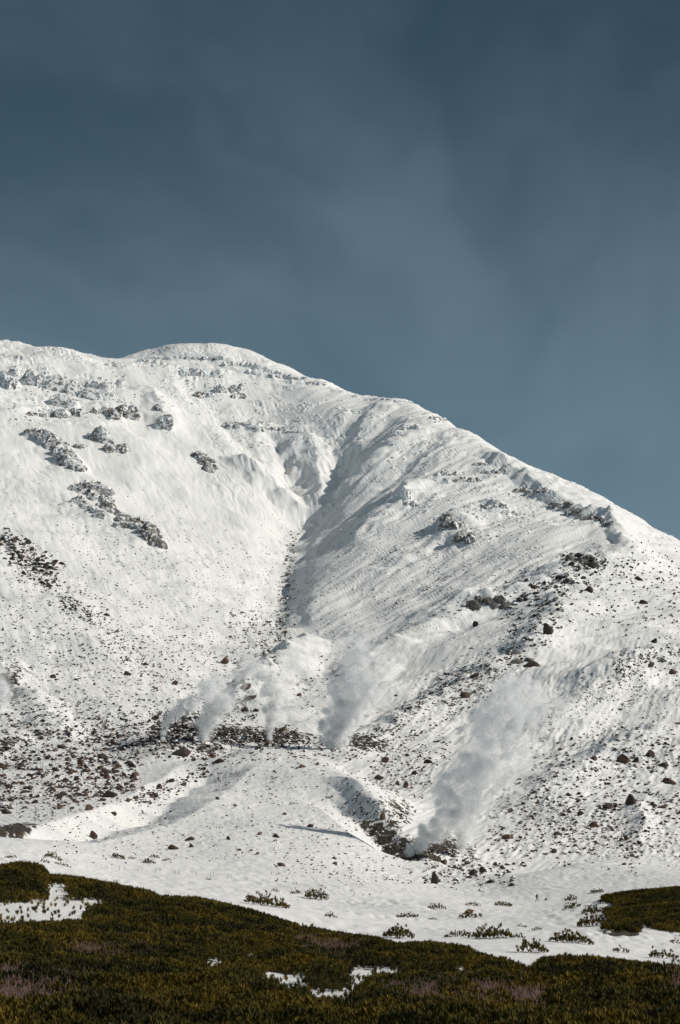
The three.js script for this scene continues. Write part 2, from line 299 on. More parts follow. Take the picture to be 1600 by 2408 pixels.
// ---------------------------------------------------------------- helpers for things
const taken = new Map();
function numbered(n) { const k = taken.get(n) ?? 0; taken.set(n, k + 1); return k ? n + '_' + String(k).padStart(3, '0') : n; }
function tag(o, label, category, group, kind) { if (label) o.userData.label = label; if (category) o.userData.category = category; if (group) o.userData.group = group; if (kind) o.userData.kind = kind; return o; }
function shade(o) { o.traverse((m) => { if (m.isMesh) m.castShadow = m.receiveShadow = true; }); return o; }
function add(o, name) { o.name = numbered(name); shade(o); scene.add(o); return o; }
const M4 = new THREE.Matrix4(), Q = new THREE.Quaternion(), V = new THREE.Vector3(), UPV = new THREE.Vector3(0, 1, 0);
function randQ(r, tilt = Math.PI) { return new THREE.Quaternion().setFromEuler(new THREE.Euler((r() - 0.5) * tilt, r() * 6.283, (r() - 0.5) * tilt)); }
function inPoly(x, y, p) { let c = false; for (let i = 0, j = p.length - 1; i < p.length; j = i++) if ((p[i][1] > y) !== (p[j][1] > y) && x < (p[j][0] - p[i][0]) * (y - p[i][1]) / (p[j][1] - p[i][1]) + p[i][0]) c = !c; return c; }
function normalAt(x, z, s = 4) { return new THREE.Vector3(height(x - s, z) - height(x + s, z), 2 * s, height(x, z - s) - height(x, z + s)).normalize(); }

// ---------------------------------------------------------------- mountain sheet
const MUD = [ // bare warm ground and dug banks: [photo x, y, radius x, radius in depth m, strength]
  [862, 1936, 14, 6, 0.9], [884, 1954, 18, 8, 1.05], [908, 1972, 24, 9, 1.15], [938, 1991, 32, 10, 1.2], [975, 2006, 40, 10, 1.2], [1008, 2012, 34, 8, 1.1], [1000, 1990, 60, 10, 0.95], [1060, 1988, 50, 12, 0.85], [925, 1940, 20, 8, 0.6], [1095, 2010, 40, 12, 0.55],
  [560, 1732, 95, 30, 0.95], [630, 1730, 60, 26, 0.95], [430, 1722, 70, 28, 0.8], [690, 1728, 50, 22, 0.7], [490, 1760, 30, 14, 0.7], [380, 1738, 40, 16, 0.7],
  [860, 1745, 50, 22, 0.8], [22, 1950, 45, 26, 1.1], [12, 1745, 30, 20, 0.8], [10, 1620, 40, 40, 0.7], [940, 1900, 30, 20, 0.6],
];
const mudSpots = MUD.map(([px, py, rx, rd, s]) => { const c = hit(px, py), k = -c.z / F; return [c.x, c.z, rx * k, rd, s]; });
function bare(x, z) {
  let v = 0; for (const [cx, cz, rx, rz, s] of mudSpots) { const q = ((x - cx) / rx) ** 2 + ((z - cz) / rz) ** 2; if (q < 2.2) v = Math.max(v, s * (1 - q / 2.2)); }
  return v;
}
const BUSHMASS = [ // outlines of the dwarf-pine thickets as they stand against the snow, in photo points
  [[-260, 2020], [0, 2039], [38, 2027], [97, 2029], [117, 2060], [153, 2060], [255, 2078], [352, 2098], [378, 2111], [459, 2113], [536, 2129], [602, 2146], [714, 2182], [800, 2197], [887, 2208], [927, 2220], [1019, 2220], [1101, 2231], [1167, 2256], [1250, 2277], [1269, 2259], [1341, 2251], [1438, 2259], [1600, 2277], [1900, 2290], [1900, 2700], [-260, 2700]],
  [[1412, 2108], [1463, 2098], [1600, 2087], [1850, 2070], [1850, 2190], [1600, 2186], [1555, 2180], [1514, 2169], [1494, 2200], [1432, 2195], [1412, 2180], [1433, 2160], [1417, 2139], [1453, 2129]],
];
const GAPS = [[[98, 2078], [168, 2082], [160, 2108], [110, 2110]], [[-260, 2120], [0, 2123], [110, 2118], [220, 2118], [225, 2142], [205, 2160], [150, 2166], [60, 2168], [0, 2172], [-260, 2165]], [[205, 2112], [250, 2114], [245, 2126], [205, 2128]],
  [[222, 2184], [250, 2186], [250, 2196], [224, 2197]], [[483, 2254], [512, 2251], [537, 2263], [530, 2278], [500, 2276]], [[560, 2247], [620, 2248], [618, 2258], [565, 2258]],
  [[583, 2292], [660, 2288], [740, 2294], [715, 2310], [695, 2324], [655, 2322], [625, 2304]], [[690, 2318], [740, 2322], [790, 2334], [815, 2348], [775, 2352], [720, 2334]],
  [[808, 2277], [900, 2275], [978, 2281], [970, 2292], [880, 2294], [820, 2296]], [[798, 2308], [850, 2306], [880, 2312], [850, 2330], [815, 2346], [795, 2340]], [[1046, 2276], [1116, 2277], [1114, 2288], [1056, 2288]], [[1205, 2283], [1264, 2283], [1262, 2294], [1210, 2293]],
  [[1300, 2180], [1412, 2180], [1432, 2197], [1300, 2210]]];
const TWIGS = [[[-30, 2300], [100, 2298], [195, 2312], [205, 2338], [120, 2346], [-30, 2348]], [[660, 2212], [740, 2205], [860, 2216], [850, 2236], [740, 2232]], [[936, 2328], [985, 2322], [1048, 2330], [1040, 2356], [960, 2360]], [[1075, 2330], [1130, 2322], [1230, 2328], [1288, 2342], [1270, 2362], [1150, 2360]], [[1580, 2285], [1640, 2285], [1640, 2330], [1585, 2325]], [[180, 2225], [330, 2215], [340, 2235], [190, 2240]]];
const inMass = (px, py) => BUSHMASS.findIndex((p) => inPoly(px, py, p));
const canopy = (x, z) => 0.54 + 0.3 * nA(x / 8, z / 9) + 0.34 * nB(x / 3, z / 4.2) + 0.26 * nC(x / 1.2, z / 1.7) * (0.6 + 0.6 * nD(x / 5, z / 5));
function thicketAt(x, z) { // is this spot of ground overgrown, and how high
  const d = -z; if (d < 40 || d > 430) return null;
  const gy = height(x, z), k = clamp(140 / d, 0.35, 1.4), can = canopy(x, z), top = Math.max(0.22, can * (d > 270 ? 0.9 : 1)), [px, py] = project(x, gy + top, z), [, by] = project(x, gy, z);
  const jx = k * (30 * nD(x * 0.4, z * 0.3) + 18 * nC(x * 1.5, z * 1.1)), jy = k * (9 * nE(x * 0.45, z * 0.35) + 8 * nF(x * 1.7, z * 1.2)), which = inMass(px, py + jy * 0.6);
  if (which < 0 || (which === 1) !== (d > 270) || (which === 0 && d > 262)) return null;
  if (can < 0.0) return null;
  if (nD(x / 3.1 + 50, z / 4.6) + 0.45 * nA(x * 1.3, z * 0.9) + 0.25 * nB(x / 14, z / 20) > 0.88) return null;
  const stray = nF(x * 1.3 + 3, z * 0.9) > 0.79;                                 // low sprays that poke out of the snow gaps
  for (const g of GAPS) for (let q = -0.15; q <= 1.01; q += 0.19) if (inPoly(px + jx, lerp(py, by, q) + jy * 0.7, g)) { if (stray && d > 80) return { gy, top: 0.2, px, py, jx, jy, stray }; return null; }
  return { gy, top, px, py, jx, jy };
}
{
  const pos = new Float32Array(NA * ND * 3), color = new Float32Array(NA * ND * 3), uv = new Float32Array(NA * ND * 2), idx = new Uint32Array((NA - 1) * (ND - 1) * 6);
  for (let j = 0; j < ND; j++) for (let i = 0; i < NA; i++) {
    const k = j * NA + i, d = DV[j], x = AV[i] * d, z = -d, y = HT[k];
    pos[k * 3] = x; pos[k * 3 + 1] = y; pos[k * 3 + 2] = z; uv[k * 2] = x / 9; uv[k * 2 + 1] = z / 9;
    let c = [0.86, 0.845, 0.815];
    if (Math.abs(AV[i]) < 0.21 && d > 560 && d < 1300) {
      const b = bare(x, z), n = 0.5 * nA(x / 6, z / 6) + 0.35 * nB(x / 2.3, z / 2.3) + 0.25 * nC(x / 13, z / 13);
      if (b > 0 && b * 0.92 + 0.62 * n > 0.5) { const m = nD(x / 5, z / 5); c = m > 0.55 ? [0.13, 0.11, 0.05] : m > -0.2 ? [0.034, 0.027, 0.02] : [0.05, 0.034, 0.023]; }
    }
    if (d < 450 && d > 20) { // needle litter and dark heath under the thickets
      if (d < 432 && Math.abs(AV[i]) < 0.21 && thicketAt(x, z)?.stray === undefined && thicketAt(x, z)) c = [0.045, 0.034, 0.02];
    }
    color.set(c, k * 3);
  }
  let q = 0;
  for (let j = 0; j < ND - 1; j++) for (let i = 0; i < NA - 1; i++) { const k = j * NA + i; idx[q++] = k; idx[q++] = k + 1; idx[q++] = k + NA; idx[q++] = k + 1; idx[q++] = k + NA + 1; idx[q++] = k + NA; }
  const g = new THREE.BufferGeometry();
  g.setAttribute('position', new THREE.BufferAttribute(pos, 3)); g.setAttribute('uv', new THREE.BufferAttribute(uv, 2)); g.setAttribute('color', new THREE.BufferAttribute(color, 3)); g.setIndex(new THREE.BufferAttribute(idx, 1));
  g.computeVertexNormals();
  const m = new THREE.Mesh(g, snowMat);
  add(tag(m, 'snow covered volcano slopes rising from the shrub heath to the summit ridge', 'mountain', null, 'structure'), 'mountain_terrain');
}

// ---------------------------------------------------------------- rocks
function rockShape(seed, detail = 1, cuts = 9, squash = [1, 0.75, 0.85]) {
  const r = rng(seed), g = new THREE.IcosahedronGeometry(1, detail), p = g.attributes.position, planes = [];
  for (let i = 0; i < cuts; i++) planes.push([new THREE.Vector3(r() - 0.5, r() - 0.5, r() - 0.5).normalize(), 0.32 + 0.42 * r()]);
  for (let i = 0; i < p.count; i++) {
    V.fromBufferAttribute(p, i);
    V.multiplyScalar(1 + 0.16 * Math.sin(V.x * 3.1 + seed) * Math.cos(V.y * 2.7 - seed) + 0.1 * Math.sin(V.z * 5.3 + 2 * seed));
    for (const [n, c] of planes) { const e = V.dot(n) - c; if (e > 0) V.addScaledVector(n, -e * 0.92); }
    p.setXYZ(i, V.x * squash[0], V.y * squash[1], V.z * squash[2]);
  }
  const c = new Float32Array(p.count * 3);
  for (let i = 0; i < p.count; i += 3) { const t = 0.72 + 0.56 * r(), w = 1 + (r() - 0.5) * 0.16; for (let q = 0; q < 3; q++) c.set([t * w, t, t / w], (i + q) * 3); }
  g.setAttribute('color', new THREE.BufferAttribute(c, 3));
  g.deleteAttribute('uv'); g.computeVertexNormals(); g.computeBoundingBox();
  return g;
}
const ROCKS = Array.from({ length: 10 }, (_, i) => rockShape(11 + i * 7, 2, 10 + i % 4, [1, 0.62 + 0.08 * (i % 4), 0.75 + 0.06 * (i % 5)]));
const JAG = Array.from({ length: 8 }, (_, i) => rockShape(211 + i * 5, 1, 11, [0.8, 1.0 + 0.12 * (i % 4), 0.75]));
const LUMP = Array.from({ length: 4 }, (_, i) => { const g = rockShape(401 + i * 3, 2, 4, [1, 0.6, 0.9]); g.deleteAttribute('color'); const m = g; const n = m.attributes.position, o = m.attributes.normal; for (let k = 0; k < n.count; k++) { V.fromBufferAttribute(n, k).normalize(); o.setXYZ(k, V.x, V.y, V.z); } return m; });
const SKY_ROCK = [ // photo x, y of the foot, width, height in photo px, tone, label
  [220, 1973, 21, 18, 0, 'pointed dark boulder standing alone on the left end of the snow mound'],
  [268, 1916, 15, 10, 1, 'small peaked rock on the shaded left crest of the mound'],
  [408, 1997, 27, 10, 2, 'long flat brown rock on the snow below the mound'],
  [450, 1992, 14, 10, 2, 'brown wedge rock just right of the long flat rock'],
  [447, 1976, 24, 8, 0, 'pair-like low rock above the brown wedge rock below the mound'],
  [648, 1969, 20, 11, 1, 'rounded dark rock alone on the front of the mound'],
  [537, 1974, 13, 12, 3, 'upright grey rock on the front of the mound, left of the rounded one'],
  [564, 2000, 17, 7, 2, 'flat reddish rock at the foot of the mound, leftmost of a row of three'],
  [590, 2001, 11, 6, 2, 'small tan rock, middle of the row of three below the mound'],
  [606, 2009, 11, 7, 4, 'small pale rock, rightmost of the row of three below the mound'],
  [553, 1896, 11, 7, 2, 'small brown rock halfway up the middle of the mound'],
  [513, 1880, 11, 8, 1, 'small dark rock high on the left of the mound face'],
  [660, 2037, 21, 9, 0, 'jagged low dark rock beside the trail below the mound'],
  [709, 1804, 22, 10, 5, 'reddish slab near the crown of the mound'],
  [747, 1799, 11, 8, 2, 'small brown rock right of the reddish slab on the mound'],
  [428, 1777, 50, 24, 1, 'largest dark boulder below the left steam vents'],
  [470, 1768, 18, 10, 3, 'dark rock at the right side of the largest boulder below the vents'],
  [245, 1784, 28, 14, 1, 'broad dark boulder in the middle of the left boulder field'],
  [131, 1766, 15, 12, 4, 'pale brown block in the upper left boulder field'],
  [261, 1734, 18, 12, 4, 'tan square block in the snow above the boulder field'],
  [223, 1728, 15, 19, 0, 'tall dark rock left of the tan square block'],
  [258, 1752, 21, 12, 1, 'dark rock directly under the tan square block'],
  [322, 1824, 22, 12, 2, 'brown boulder at the right edge of the left boulder field'],
  [291, 1823, 14, 10, 5, 'reddish rock left of the brown boulder at the field edge'],
  [375, 1854, 20, 13, 0, 'brown rock on the shaded left flank of the mound'],
  [403, 1838, 24, 9, 1, 'flat dark rock on the upper shaded flank of the mound'],
  [430, 1847, 14, 8, 1, 'small dark rock right of the flat one on the shaded flank'],
  [361, 1876, 15, 9, 0, 'dark rock low on the shaded flank of the mound'],
  [258, 1874, 38, 14, 1, 'cluster-like dark boulder at the lower edge of the boulder field'],
  [207, 1905, 20, 16, 2, 'brown boulder at the lowest tip of the boulder field'],
  [15, 1914, 28, 15, 1, 'dark boulder at the left picture edge above the brown bank'],
  [518, 1791, 30, 10, 0, 'flat brown rock on the left shoulder of the mound crest'],
  [500, 1780, 24, 12, 5, 'reddish rock where the mound meets the vent ground'],
  [730, 1945, 14, 8, 1, 'small dark rock on the right half of the mound'],
  [669, 1916, 13, 7, 1, 'small dark rock in the centre right of the mound'],
  [610, 1963, 12, 8, 2, 'small brown rock left of the rounded dark rock on the mound'],
  [786, 2020, 14, 9, 1, 'dark rock at the right foot of the mound, upper of two'],
  [788, 2032, 14, 9, 2, 'brown rock at the right foot of the mound, lower of two'],
  [909, 1793, 20, 15, 2, 'brown boulder on the snow right of the mound crown'],
  [959, 1778, 11, 8, 1, 'small dark rock uphill of the brown boulder right of the mound'],
  [1008, 1795, 22, 12, 1, 'dark rock left of the tall front plume'],
  [903, 1925, 18, 20, 0, 'brown boulder on the snow above the dark vent hollow'],
  [1023, 2078, 20, 27, 3, 'grey pointed boulder below the front steam vent'],
  [1113, 2058, 26, 17, 1, 'dark squat boulder right of the front vent ground'],
  [1134, 2052, 18, 22, 3, 'dark upright rock touching the squat boulder right of the vent'],
  [1157, 2075, 24, 10, 1, 'low dark rock below the squat boulder right of the vent'],
  [1182, 2044, 15, 12, 1, 'dark rock between the vent boulders and the snow hump'],
  [1231, 2036, 15, 9, 2, 'brown rock at the upper edge of the snow hump'],
  [1397, 1788, 18, 14, 0, 'brown boulder with long shadow on the right snow slope'],
  [1466, 1794, 30, 27, 2, 'big rust brown boulder with shadow at the upper right talus'],
  [1497, 1792, 20, 14, 1, 'dark boulder just right of the big rust brown boulder'],
  [1527, 1778, 26, 20, 1, 'dark angular boulder uphill of the rust brown boulder'],
  [1560, 1803, 26, 12, 1, 'flat dark boulder near the right picture edge'],
  [1570, 1841, 36, 16, 0, 'wide brown boulder near the right picture edge, below the flat one'],
  [1483, 1893, 26, 24, 1, 'black blocky boulder standing highest in the lower right talus'],
  [1535, 1894, 22, 12, 1, 'dark boulder right of the black blocky boulder'],
  [1433, 1900, 30, 12, 1, 'low dark boulder left of the black blocky boulder'],
  [1560, 1900, 22, 10, 2, 'brown low rock at the right end of the black boulder row'],
  [1397, 1945, 24, 13, 2, 'rounded brown boulder in the lower right talus'],
  [1313, 1963, 21, 11, 1, 'dark wedge rock in the middle of the lower right talus'],
  [1193, 1973, 30, 13, 2, 'long brown boulder right of the front plume foot'],
  [1200, 1911, 15, 11, 1, 'dark peaked rock right of the front plume'],
  [1366, 1917, 16, 11, 1, 'dark rock uphill of the rounded brown boulder in the talus'],
  [1303, 2005, 14, 8, 1, 'small dark rock at the bottom of the right talus'],
  [1514, 1926, 16, 9, 1, 'dark rock below the black blocky boulder row'],
  [1101, 2148, 22, 12, 2, 'rust brown boulder among low shrubs on the near snow'],
  [956, 1853, 13, 17, 2, 'upright brown rock left of the front plume'],
  [935, 1846, 12, 13, 1, 'dark rock left of the upright brown rock by the plume'],
  [976, 1822, 15, 10, 1, 'dark rock close to the left edge of the front plume'],
  [892, 1833, 25, 14, 1, 'dark boulder on the right shoulder of the mound'],
  [1093, 1641, 26, 15, 0, 'dark slab with hollow shadow on the middle right slope'],
  [1249, 1566, 38, 17, 1, 'black crag block above the top of the front plume'],
  [1387, 1391, 24, 20, 1, 'dark boulder at the head of the rocky spur'],
  [1540, 1511, 18, 13, 1, 'lone dark boulder on the bright right shoulder'],
  [1583, 1585, 22, 15, 0, 'brown boulder at the right picture edge on the shaded rib'],
  [1530, 1567, 16, 12, 1, 'dark boulder left of the brown one on the shaded rib'],
  [1290, 1492, 26, 26, 1, 'dark squarish crag block in the rocky spur'],
  [1119, 1592, 22, 13, 1, 'dark boulder uphill of the slab with hollow shadow'],
  [1119, 1472, 15, 16, 1, 'brown rock at the foot of the shadowed overhang'],
  [1499, 1363, 26, 11, 1, 'dark flat rock high on the bright right shoulder'],
  [1512, 1419, 18, 12, 1, 'dark rock below the flat one on the bright right shoulder'],
  [301, 1588, 20, 10, 0, 'flat dark rock on the middle of the left snow face'],
  [413, 1611, 15, 11, 0, 'brown wedge rock on the left face above the vents'],
  [528, 1561, 24, 16, 2, 'brown rock at the lower end of the left face near the gully'],
  [252, 1447, 17, 8, 1, 'small dark slab high on the left snow face'],
  [589, 1643, 34, 10, 1, 'long dark rock on the snow spur above the vents'],
  [579, 1618, 27, 14, 0, 'brown slab on the crest of the snow spur'],
  [576, 1673, 20, 12, 1, 'dark rock below the long rock on the snow spur, left of two'],
  [602, 1673, 20, 11, 1, 'dark rock below the long rock on the snow spur, right of two'],
  [704, 1637, 15, 10, 2, 'brown rock right of the thin steam column'],
  [668, 1718, 26, 12, 4, 'tan boulder right of the thin steam column foot'],
  [125, 1594, 15, 11, 1, 'dark rock on the left face beside the edge steam'],
  [342, 1564, 14, 9, 1, 'small dark rock uphill of the flat rock on the left face'],
  [1284, 2117, 8, 8, 3, 'squat dark block on the snow just right of the walker'],
];
function putRock(px, py, w, h, tone, seed) {
  const p = hit(px, py); if (!p) return null;
  const r = rng(seed), s = -p.z / F, g = ROCKS[Math.floor(r() * ROCKS.length)], b = g.boundingBox;
  const m = new THREE.Mesh(g, rockTones[tone]);
  const bw = b.max.x - b.min.x, bh = b.max.y - b.min.y;
  m.scale.set(w * s / bw, h * s * 1.3 / bh, w * s * 0.85 / bw);
  m.rotation.set((r() - 0.5) * 0.35, r() < 0.5 ? (r() - 0.5) * 0.9 : Math.PI + (r() - 0.5) * 0.9, (r() - 0.5) * 0.5);
  m.position.set(p.x, p.y + h * s * 0.22, p.z);
  return m;
}
SKY_ROCK.forEach(([px, py, w, h, tone, label], i) => { const m = putRock(px, py, w, h, tone, 900 + i); if (m) add(tag(m, label, 'rock', 'single boulders on the snow'), 'boulder'); });

// loose rock bands: [x0, y0, x1, y1, half width px, count, smallest px, largest px, tones, group key]
const BANDS = [
  // left boulder field
  [0, 1760, 330, 1740, 60, 900, 3, 13, [0, 1, 1, 2, 3], 'field'], [0, 1850, 300, 1800, 60, 1000, 3, 15, [0, 1, 1, 2, 5], 'field'], [120, 1880, 330, 1850, 32, 420, 3, 13, [0, 1, 2, 2, 5], 'field'], [0, 1880, 130, 1930, 26, 160, 3, 9, [0, 1, 5], 'field'],
  [0, 1690, 380, 1710, 60, 700, 2.5, 10, [0, 1, 1, 3], 'field'], [300, 1760, 480, 1760, 32, 350, 3, 12, [0, 1, 1, 2], 'field'],
  // vent ground
  [350, 1725, 500, 1715, 36, 380, 3, 14, [0, 1, 1, 3, 3], 'vents'], [500, 1740, 690, 1735, 24, 420, 3, 12, [0, 1, 3, 3, 2], 'vents'], [690, 1745, 900, 1755, 20, 160, 3, 10, [0, 1, 1], 'vents'], [420, 1690, 600, 1680, 30, 130, 3, 9, [0, 1], 'vents'],
  // left face
  [0, 1560, 560, 1640, 120, 1500, 1.8, 7, [0, 1, 1, 3], 'face'], [0, 1420, 640, 1560, 110, 1300, 1.6, 6, [0, 1, 3], 'face'], [200, 1300, 660, 1420, 100, 700, 1.4, 4.5, [0, 1, 3], 'face'], [0, 1200, 640, 1330, 120, 420, 1.4, 4, [1, 3], 'face'], [540, 1460, 680, 1500, 40, 180, 2, 8, [0, 1, 1], 'face'], [560, 1560, 640, 1530, 40, 130, 2, 7, [0, 1, 1], 'face'],
  [0, 1270, 130, 1360, 34, 420, 2.5, 12, [3, 3, 1, 0], 'face'], [60, 1350, 200, 1420, 40, 160, 2, 8, [3, 1], 'face'], [150, 1410, 220, 1450, 20, 110, 2, 9, [3, 1, 0], 'face'], [220, 1440, 370, 1590, 30, 150, 2, 8, [0, 1], 'face'],
  [660, 1500, 690, 1260, 16, 190, 2, 7, [1, 3, 0], 'face'],
  // mound
  [150, 1960, 900, 1960, 70, 700, 1.6, 6, [0, 1, 2], 'mound'], [520, 1820, 860, 1860, 70, 420, 1.6, 6, [0, 1, 2], 'mound'], [500, 1800, 330, 1890, 22, 240, 2, 9, [0, 1, 1], 'mound'], [650, 2040, 960, 2060, 45, 330, 1.6, 6, [0, 1, 1], 'mound'], [480, 1775, 840, 1778, 16, 190, 2, 8, [0, 1, 2], 'mound'],
  // front vent hollow and its banks
  [830, 1880, 940, 2000, 34, 520, 2, 9, [0, 1, 3, 3], 'hollow'], [880, 1800, 1000, 1860, 55, 420, 2, 10, [0, 1, 2], 'hollow'], [960, 1990, 1110, 2010, 26, 420, 2, 11, [0, 1, 3, 4], 'hollow'], [1000, 2050, 1200, 2060, 34, 380, 2.5, 13, [0, 1, 1, 3], 'hollow'], [890, 1900, 960, 1920, 24, 240, 2, 9, [0, 1, 2, 5], 'hollow'],
  // lower right talus
  [1160, 1960, 1500, 1990, 60, 900, 2.5, 12, [0, 1, 1, 2], 'talus'], [1180, 1880, 1600, 1900, 60, 1000, 2.5, 12, [0, 1, 1, 2], 'talus'], [1260, 1800, 1600, 1790, 55, 620, 2.5, 12, [0, 1, 1, 2], 'talus'], [1400, 1740, 1600, 1720, 40, 260, 2, 9, [0, 1, 2], 'talus'], [1480, 1970, 1600, 2000, 40, 260, 1.8, 8, [0, 1, 2], 'talus'], [1250, 1900, 1480, 1990, 45, 500, 2, 8, [0, 1, 3], 'talus'],
  // right slopes
  [850, 1760, 1090, 1570, 20, 460, 2, 9, [1, 1, 0, 3], 'slope'], [880, 1740, 1160, 1560, 50, 620, 1.8, 8, [1, 0, 1], 'slope'], [900, 1780, 1060, 1760, 40, 260, 2, 9, [0, 1, 2], 'slope'], [1040, 1640, 1220, 1540, 40, 420, 2, 9, [1, 0], 'slope'],
  [1190, 1420, 1370, 1350, 28, 360, 3, 13, [1, 1, 3], 'spur'], [1200, 1480, 1340, 1380, 44, 480, 2.5, 12, [1, 1, 3], 'spur'], [1190, 1540, 1330, 1450, 34, 300, 2.5, 12, [1, 1, 3], 'spur'], [1320, 1320, 1420, 1330, 22, 190, 3, 13, [1, 3], 'spur'],
  [1380, 1330, 1600, 1370, 50, 360, 2.2, 10, [1, 1, 0], 'shoulder'], [1360, 1420, 1600, 1460, 60, 330, 2, 9, [1, 0], 'shoulder'], [1450, 1570, 1600, 1540, 34, 420, 2, 10, [1, 1, 3], 'shoulder'], [1350, 1640, 1600, 1620, 50, 420, 2, 7, [1, 0], 'shoulder'], [1260, 1720, 1500, 1560, 30, 380, 1.8, 7, [1, 0], 'shoulder'], [1480, 1290, 1600, 1320, 40, 120, 1.6, 6, [1], 'shoulder'],
  [1100, 1330, 780, 1510, 9, 150, 1.6, 6, [3, 1, 1], 'slope'], [1160, 1370, 900, 1510, 8, 130, 1.6, 6, [3, 1], 'slope'], [1000, 1250, 730, 1420, 8, 120, 1.5, 5, [3, 1], 'slope'], [1260, 1340, 1050, 1450, 8, 120, 1.8, 7, [1, 3], 'slope'], [1180, 1620, 950, 1745, 9, 200, 1.8, 8, [1, 0], 'slope'], [1240, 1560, 1060, 1660, 8, 150, 1.8, 8, [1, 0], 'slope'], [1500, 1640, 1280, 1800, 10, 200, 1.8, 8, [1, 0], 'talus'], [1480, 1800, 1300, 1930, 9, 150, 2, 9, [1, 0], 'talus'],
  [700, 1640, 850, 1560, 60, 200, 1.8, 8, [0, 1], 'slope'], [760, 1480, 1050, 1350, 90, 420, 1.4, 4.5, [3, 1], 'slope'], [1000, 1330, 1250, 1250, 90, 500, 1.4, 5, [3, 1], 'slope'], [700, 1420, 900, 1230, 60, 330, 1.4, 4.5, [3, 1], 'slope'],
];
const MARKS = [['tan square block', 261, 1730], ['broad dark boulder', 245, 1780], ['pale brown block', 131, 1762], ['left steam jet', 384, 1735], ['middle steam plume', 482, 1730], ['slim steam column', 634, 1735], ['billowing steam cloud', 790, 1740], ['left picture edge', 0, 1840], ['brown bank', 22, 1950], ['shaded mound flank', 400, 1850], ['rust brown boulder', 1466, 1785], ['black blocky boulder', 1483, 1885], ['right picture edge', 1600, 1900], ['right picture edge', 1600, 1500], ['leaning plume', 1100, 1850], ['black crag block', 1249, 1560], ['shadowed overhang', 1150, 1420], ['snow hump', 1380, 2020], ['grey pointed boulder', 1023, 2070], ['leftmost steam', 8, 1640], ['snow spur', 590, 1630], ['gully mouth', 665, 1480], ['ridge corner', 1450, 1320], ['rounded brown boulder', 1397, 1940], ['long brown boulder', 1193, 1967], ['reddish slab', 709, 1800]];
const TONE = ['brown', 'dark brown', 'reddish brown', 'dark grey', 'tan', 'rust coloured'];
function rockLabel(o) {
  let best = 1e9, m; for (const k of MARKS) { const q = Math.hypot(o.px - k[1], o.py - k[2]); if (q < best) { best = q; m = k; } }
  const dx = o.px - m[1], dy = o.py - m[2], A = Math.abs(dx), B = Math.abs(dy), sx = dx < 0 ? 'left of' : 'right of', sy = dy < 0 ? 'above' : 'below';
  const way = m[0].includes('edge') ? (dy < 0 ? 'near the upper' : 'near the lower') : A > 2.4 * B ? sx + ' the' : B > 2.4 * A ? sy + ' the' : sy + ' and ' + sx + ' the';
  return (o.w > 15 ? 'large ' : o.w > 11.5 ? '' : 'small ') + TONE[o.tone] + ' rock ' + PLACE[o.key] + ', ' + way + ' ' + m[0];
}
const PLACE = { field: 'in the boulder field', vents: 'on the vent ground', face: 'on the left face', mound: 'on the snow mound', hollow: 'by the vent hollow', talus: 'in the right talus', slope: 'on the right slope', spur: 'in the rocky spur', shoulder: 'on the right shoulder' };
const GROUPS = {
  field: ['dark brown rock lying among the boulders of the left snow field', 'boulder field left of the mound'],
  vents: ['dark rock on the bare warm ground round the rear steam vents', 'rocks round the rear steam vents'],
  face: ['small dark rock on the big left snow face', 'rocks on the left snow face'],
  mound: ['small brown rock on the smooth snow mound', 'small rocks on the snow mound'],
  hollow: ['dark rock beside the hollow of the front steam vent', 'rocks round the front steam vent'],
  talus: ['dark brown rock in the lower right snowy talus', 'rocks of the lower right talus'],
  slope: ['dark rock on the shaded slope right of the gully', 'rocks on the right snow slope'],
  spur: ['dark jagged rock in the rocky spur below the right ridge', 'rocks of the rocky spur'],
  shoulder: ['dark rock on the bright shoulder at the right picture edge', 'rocks of the right shoulder'],
};
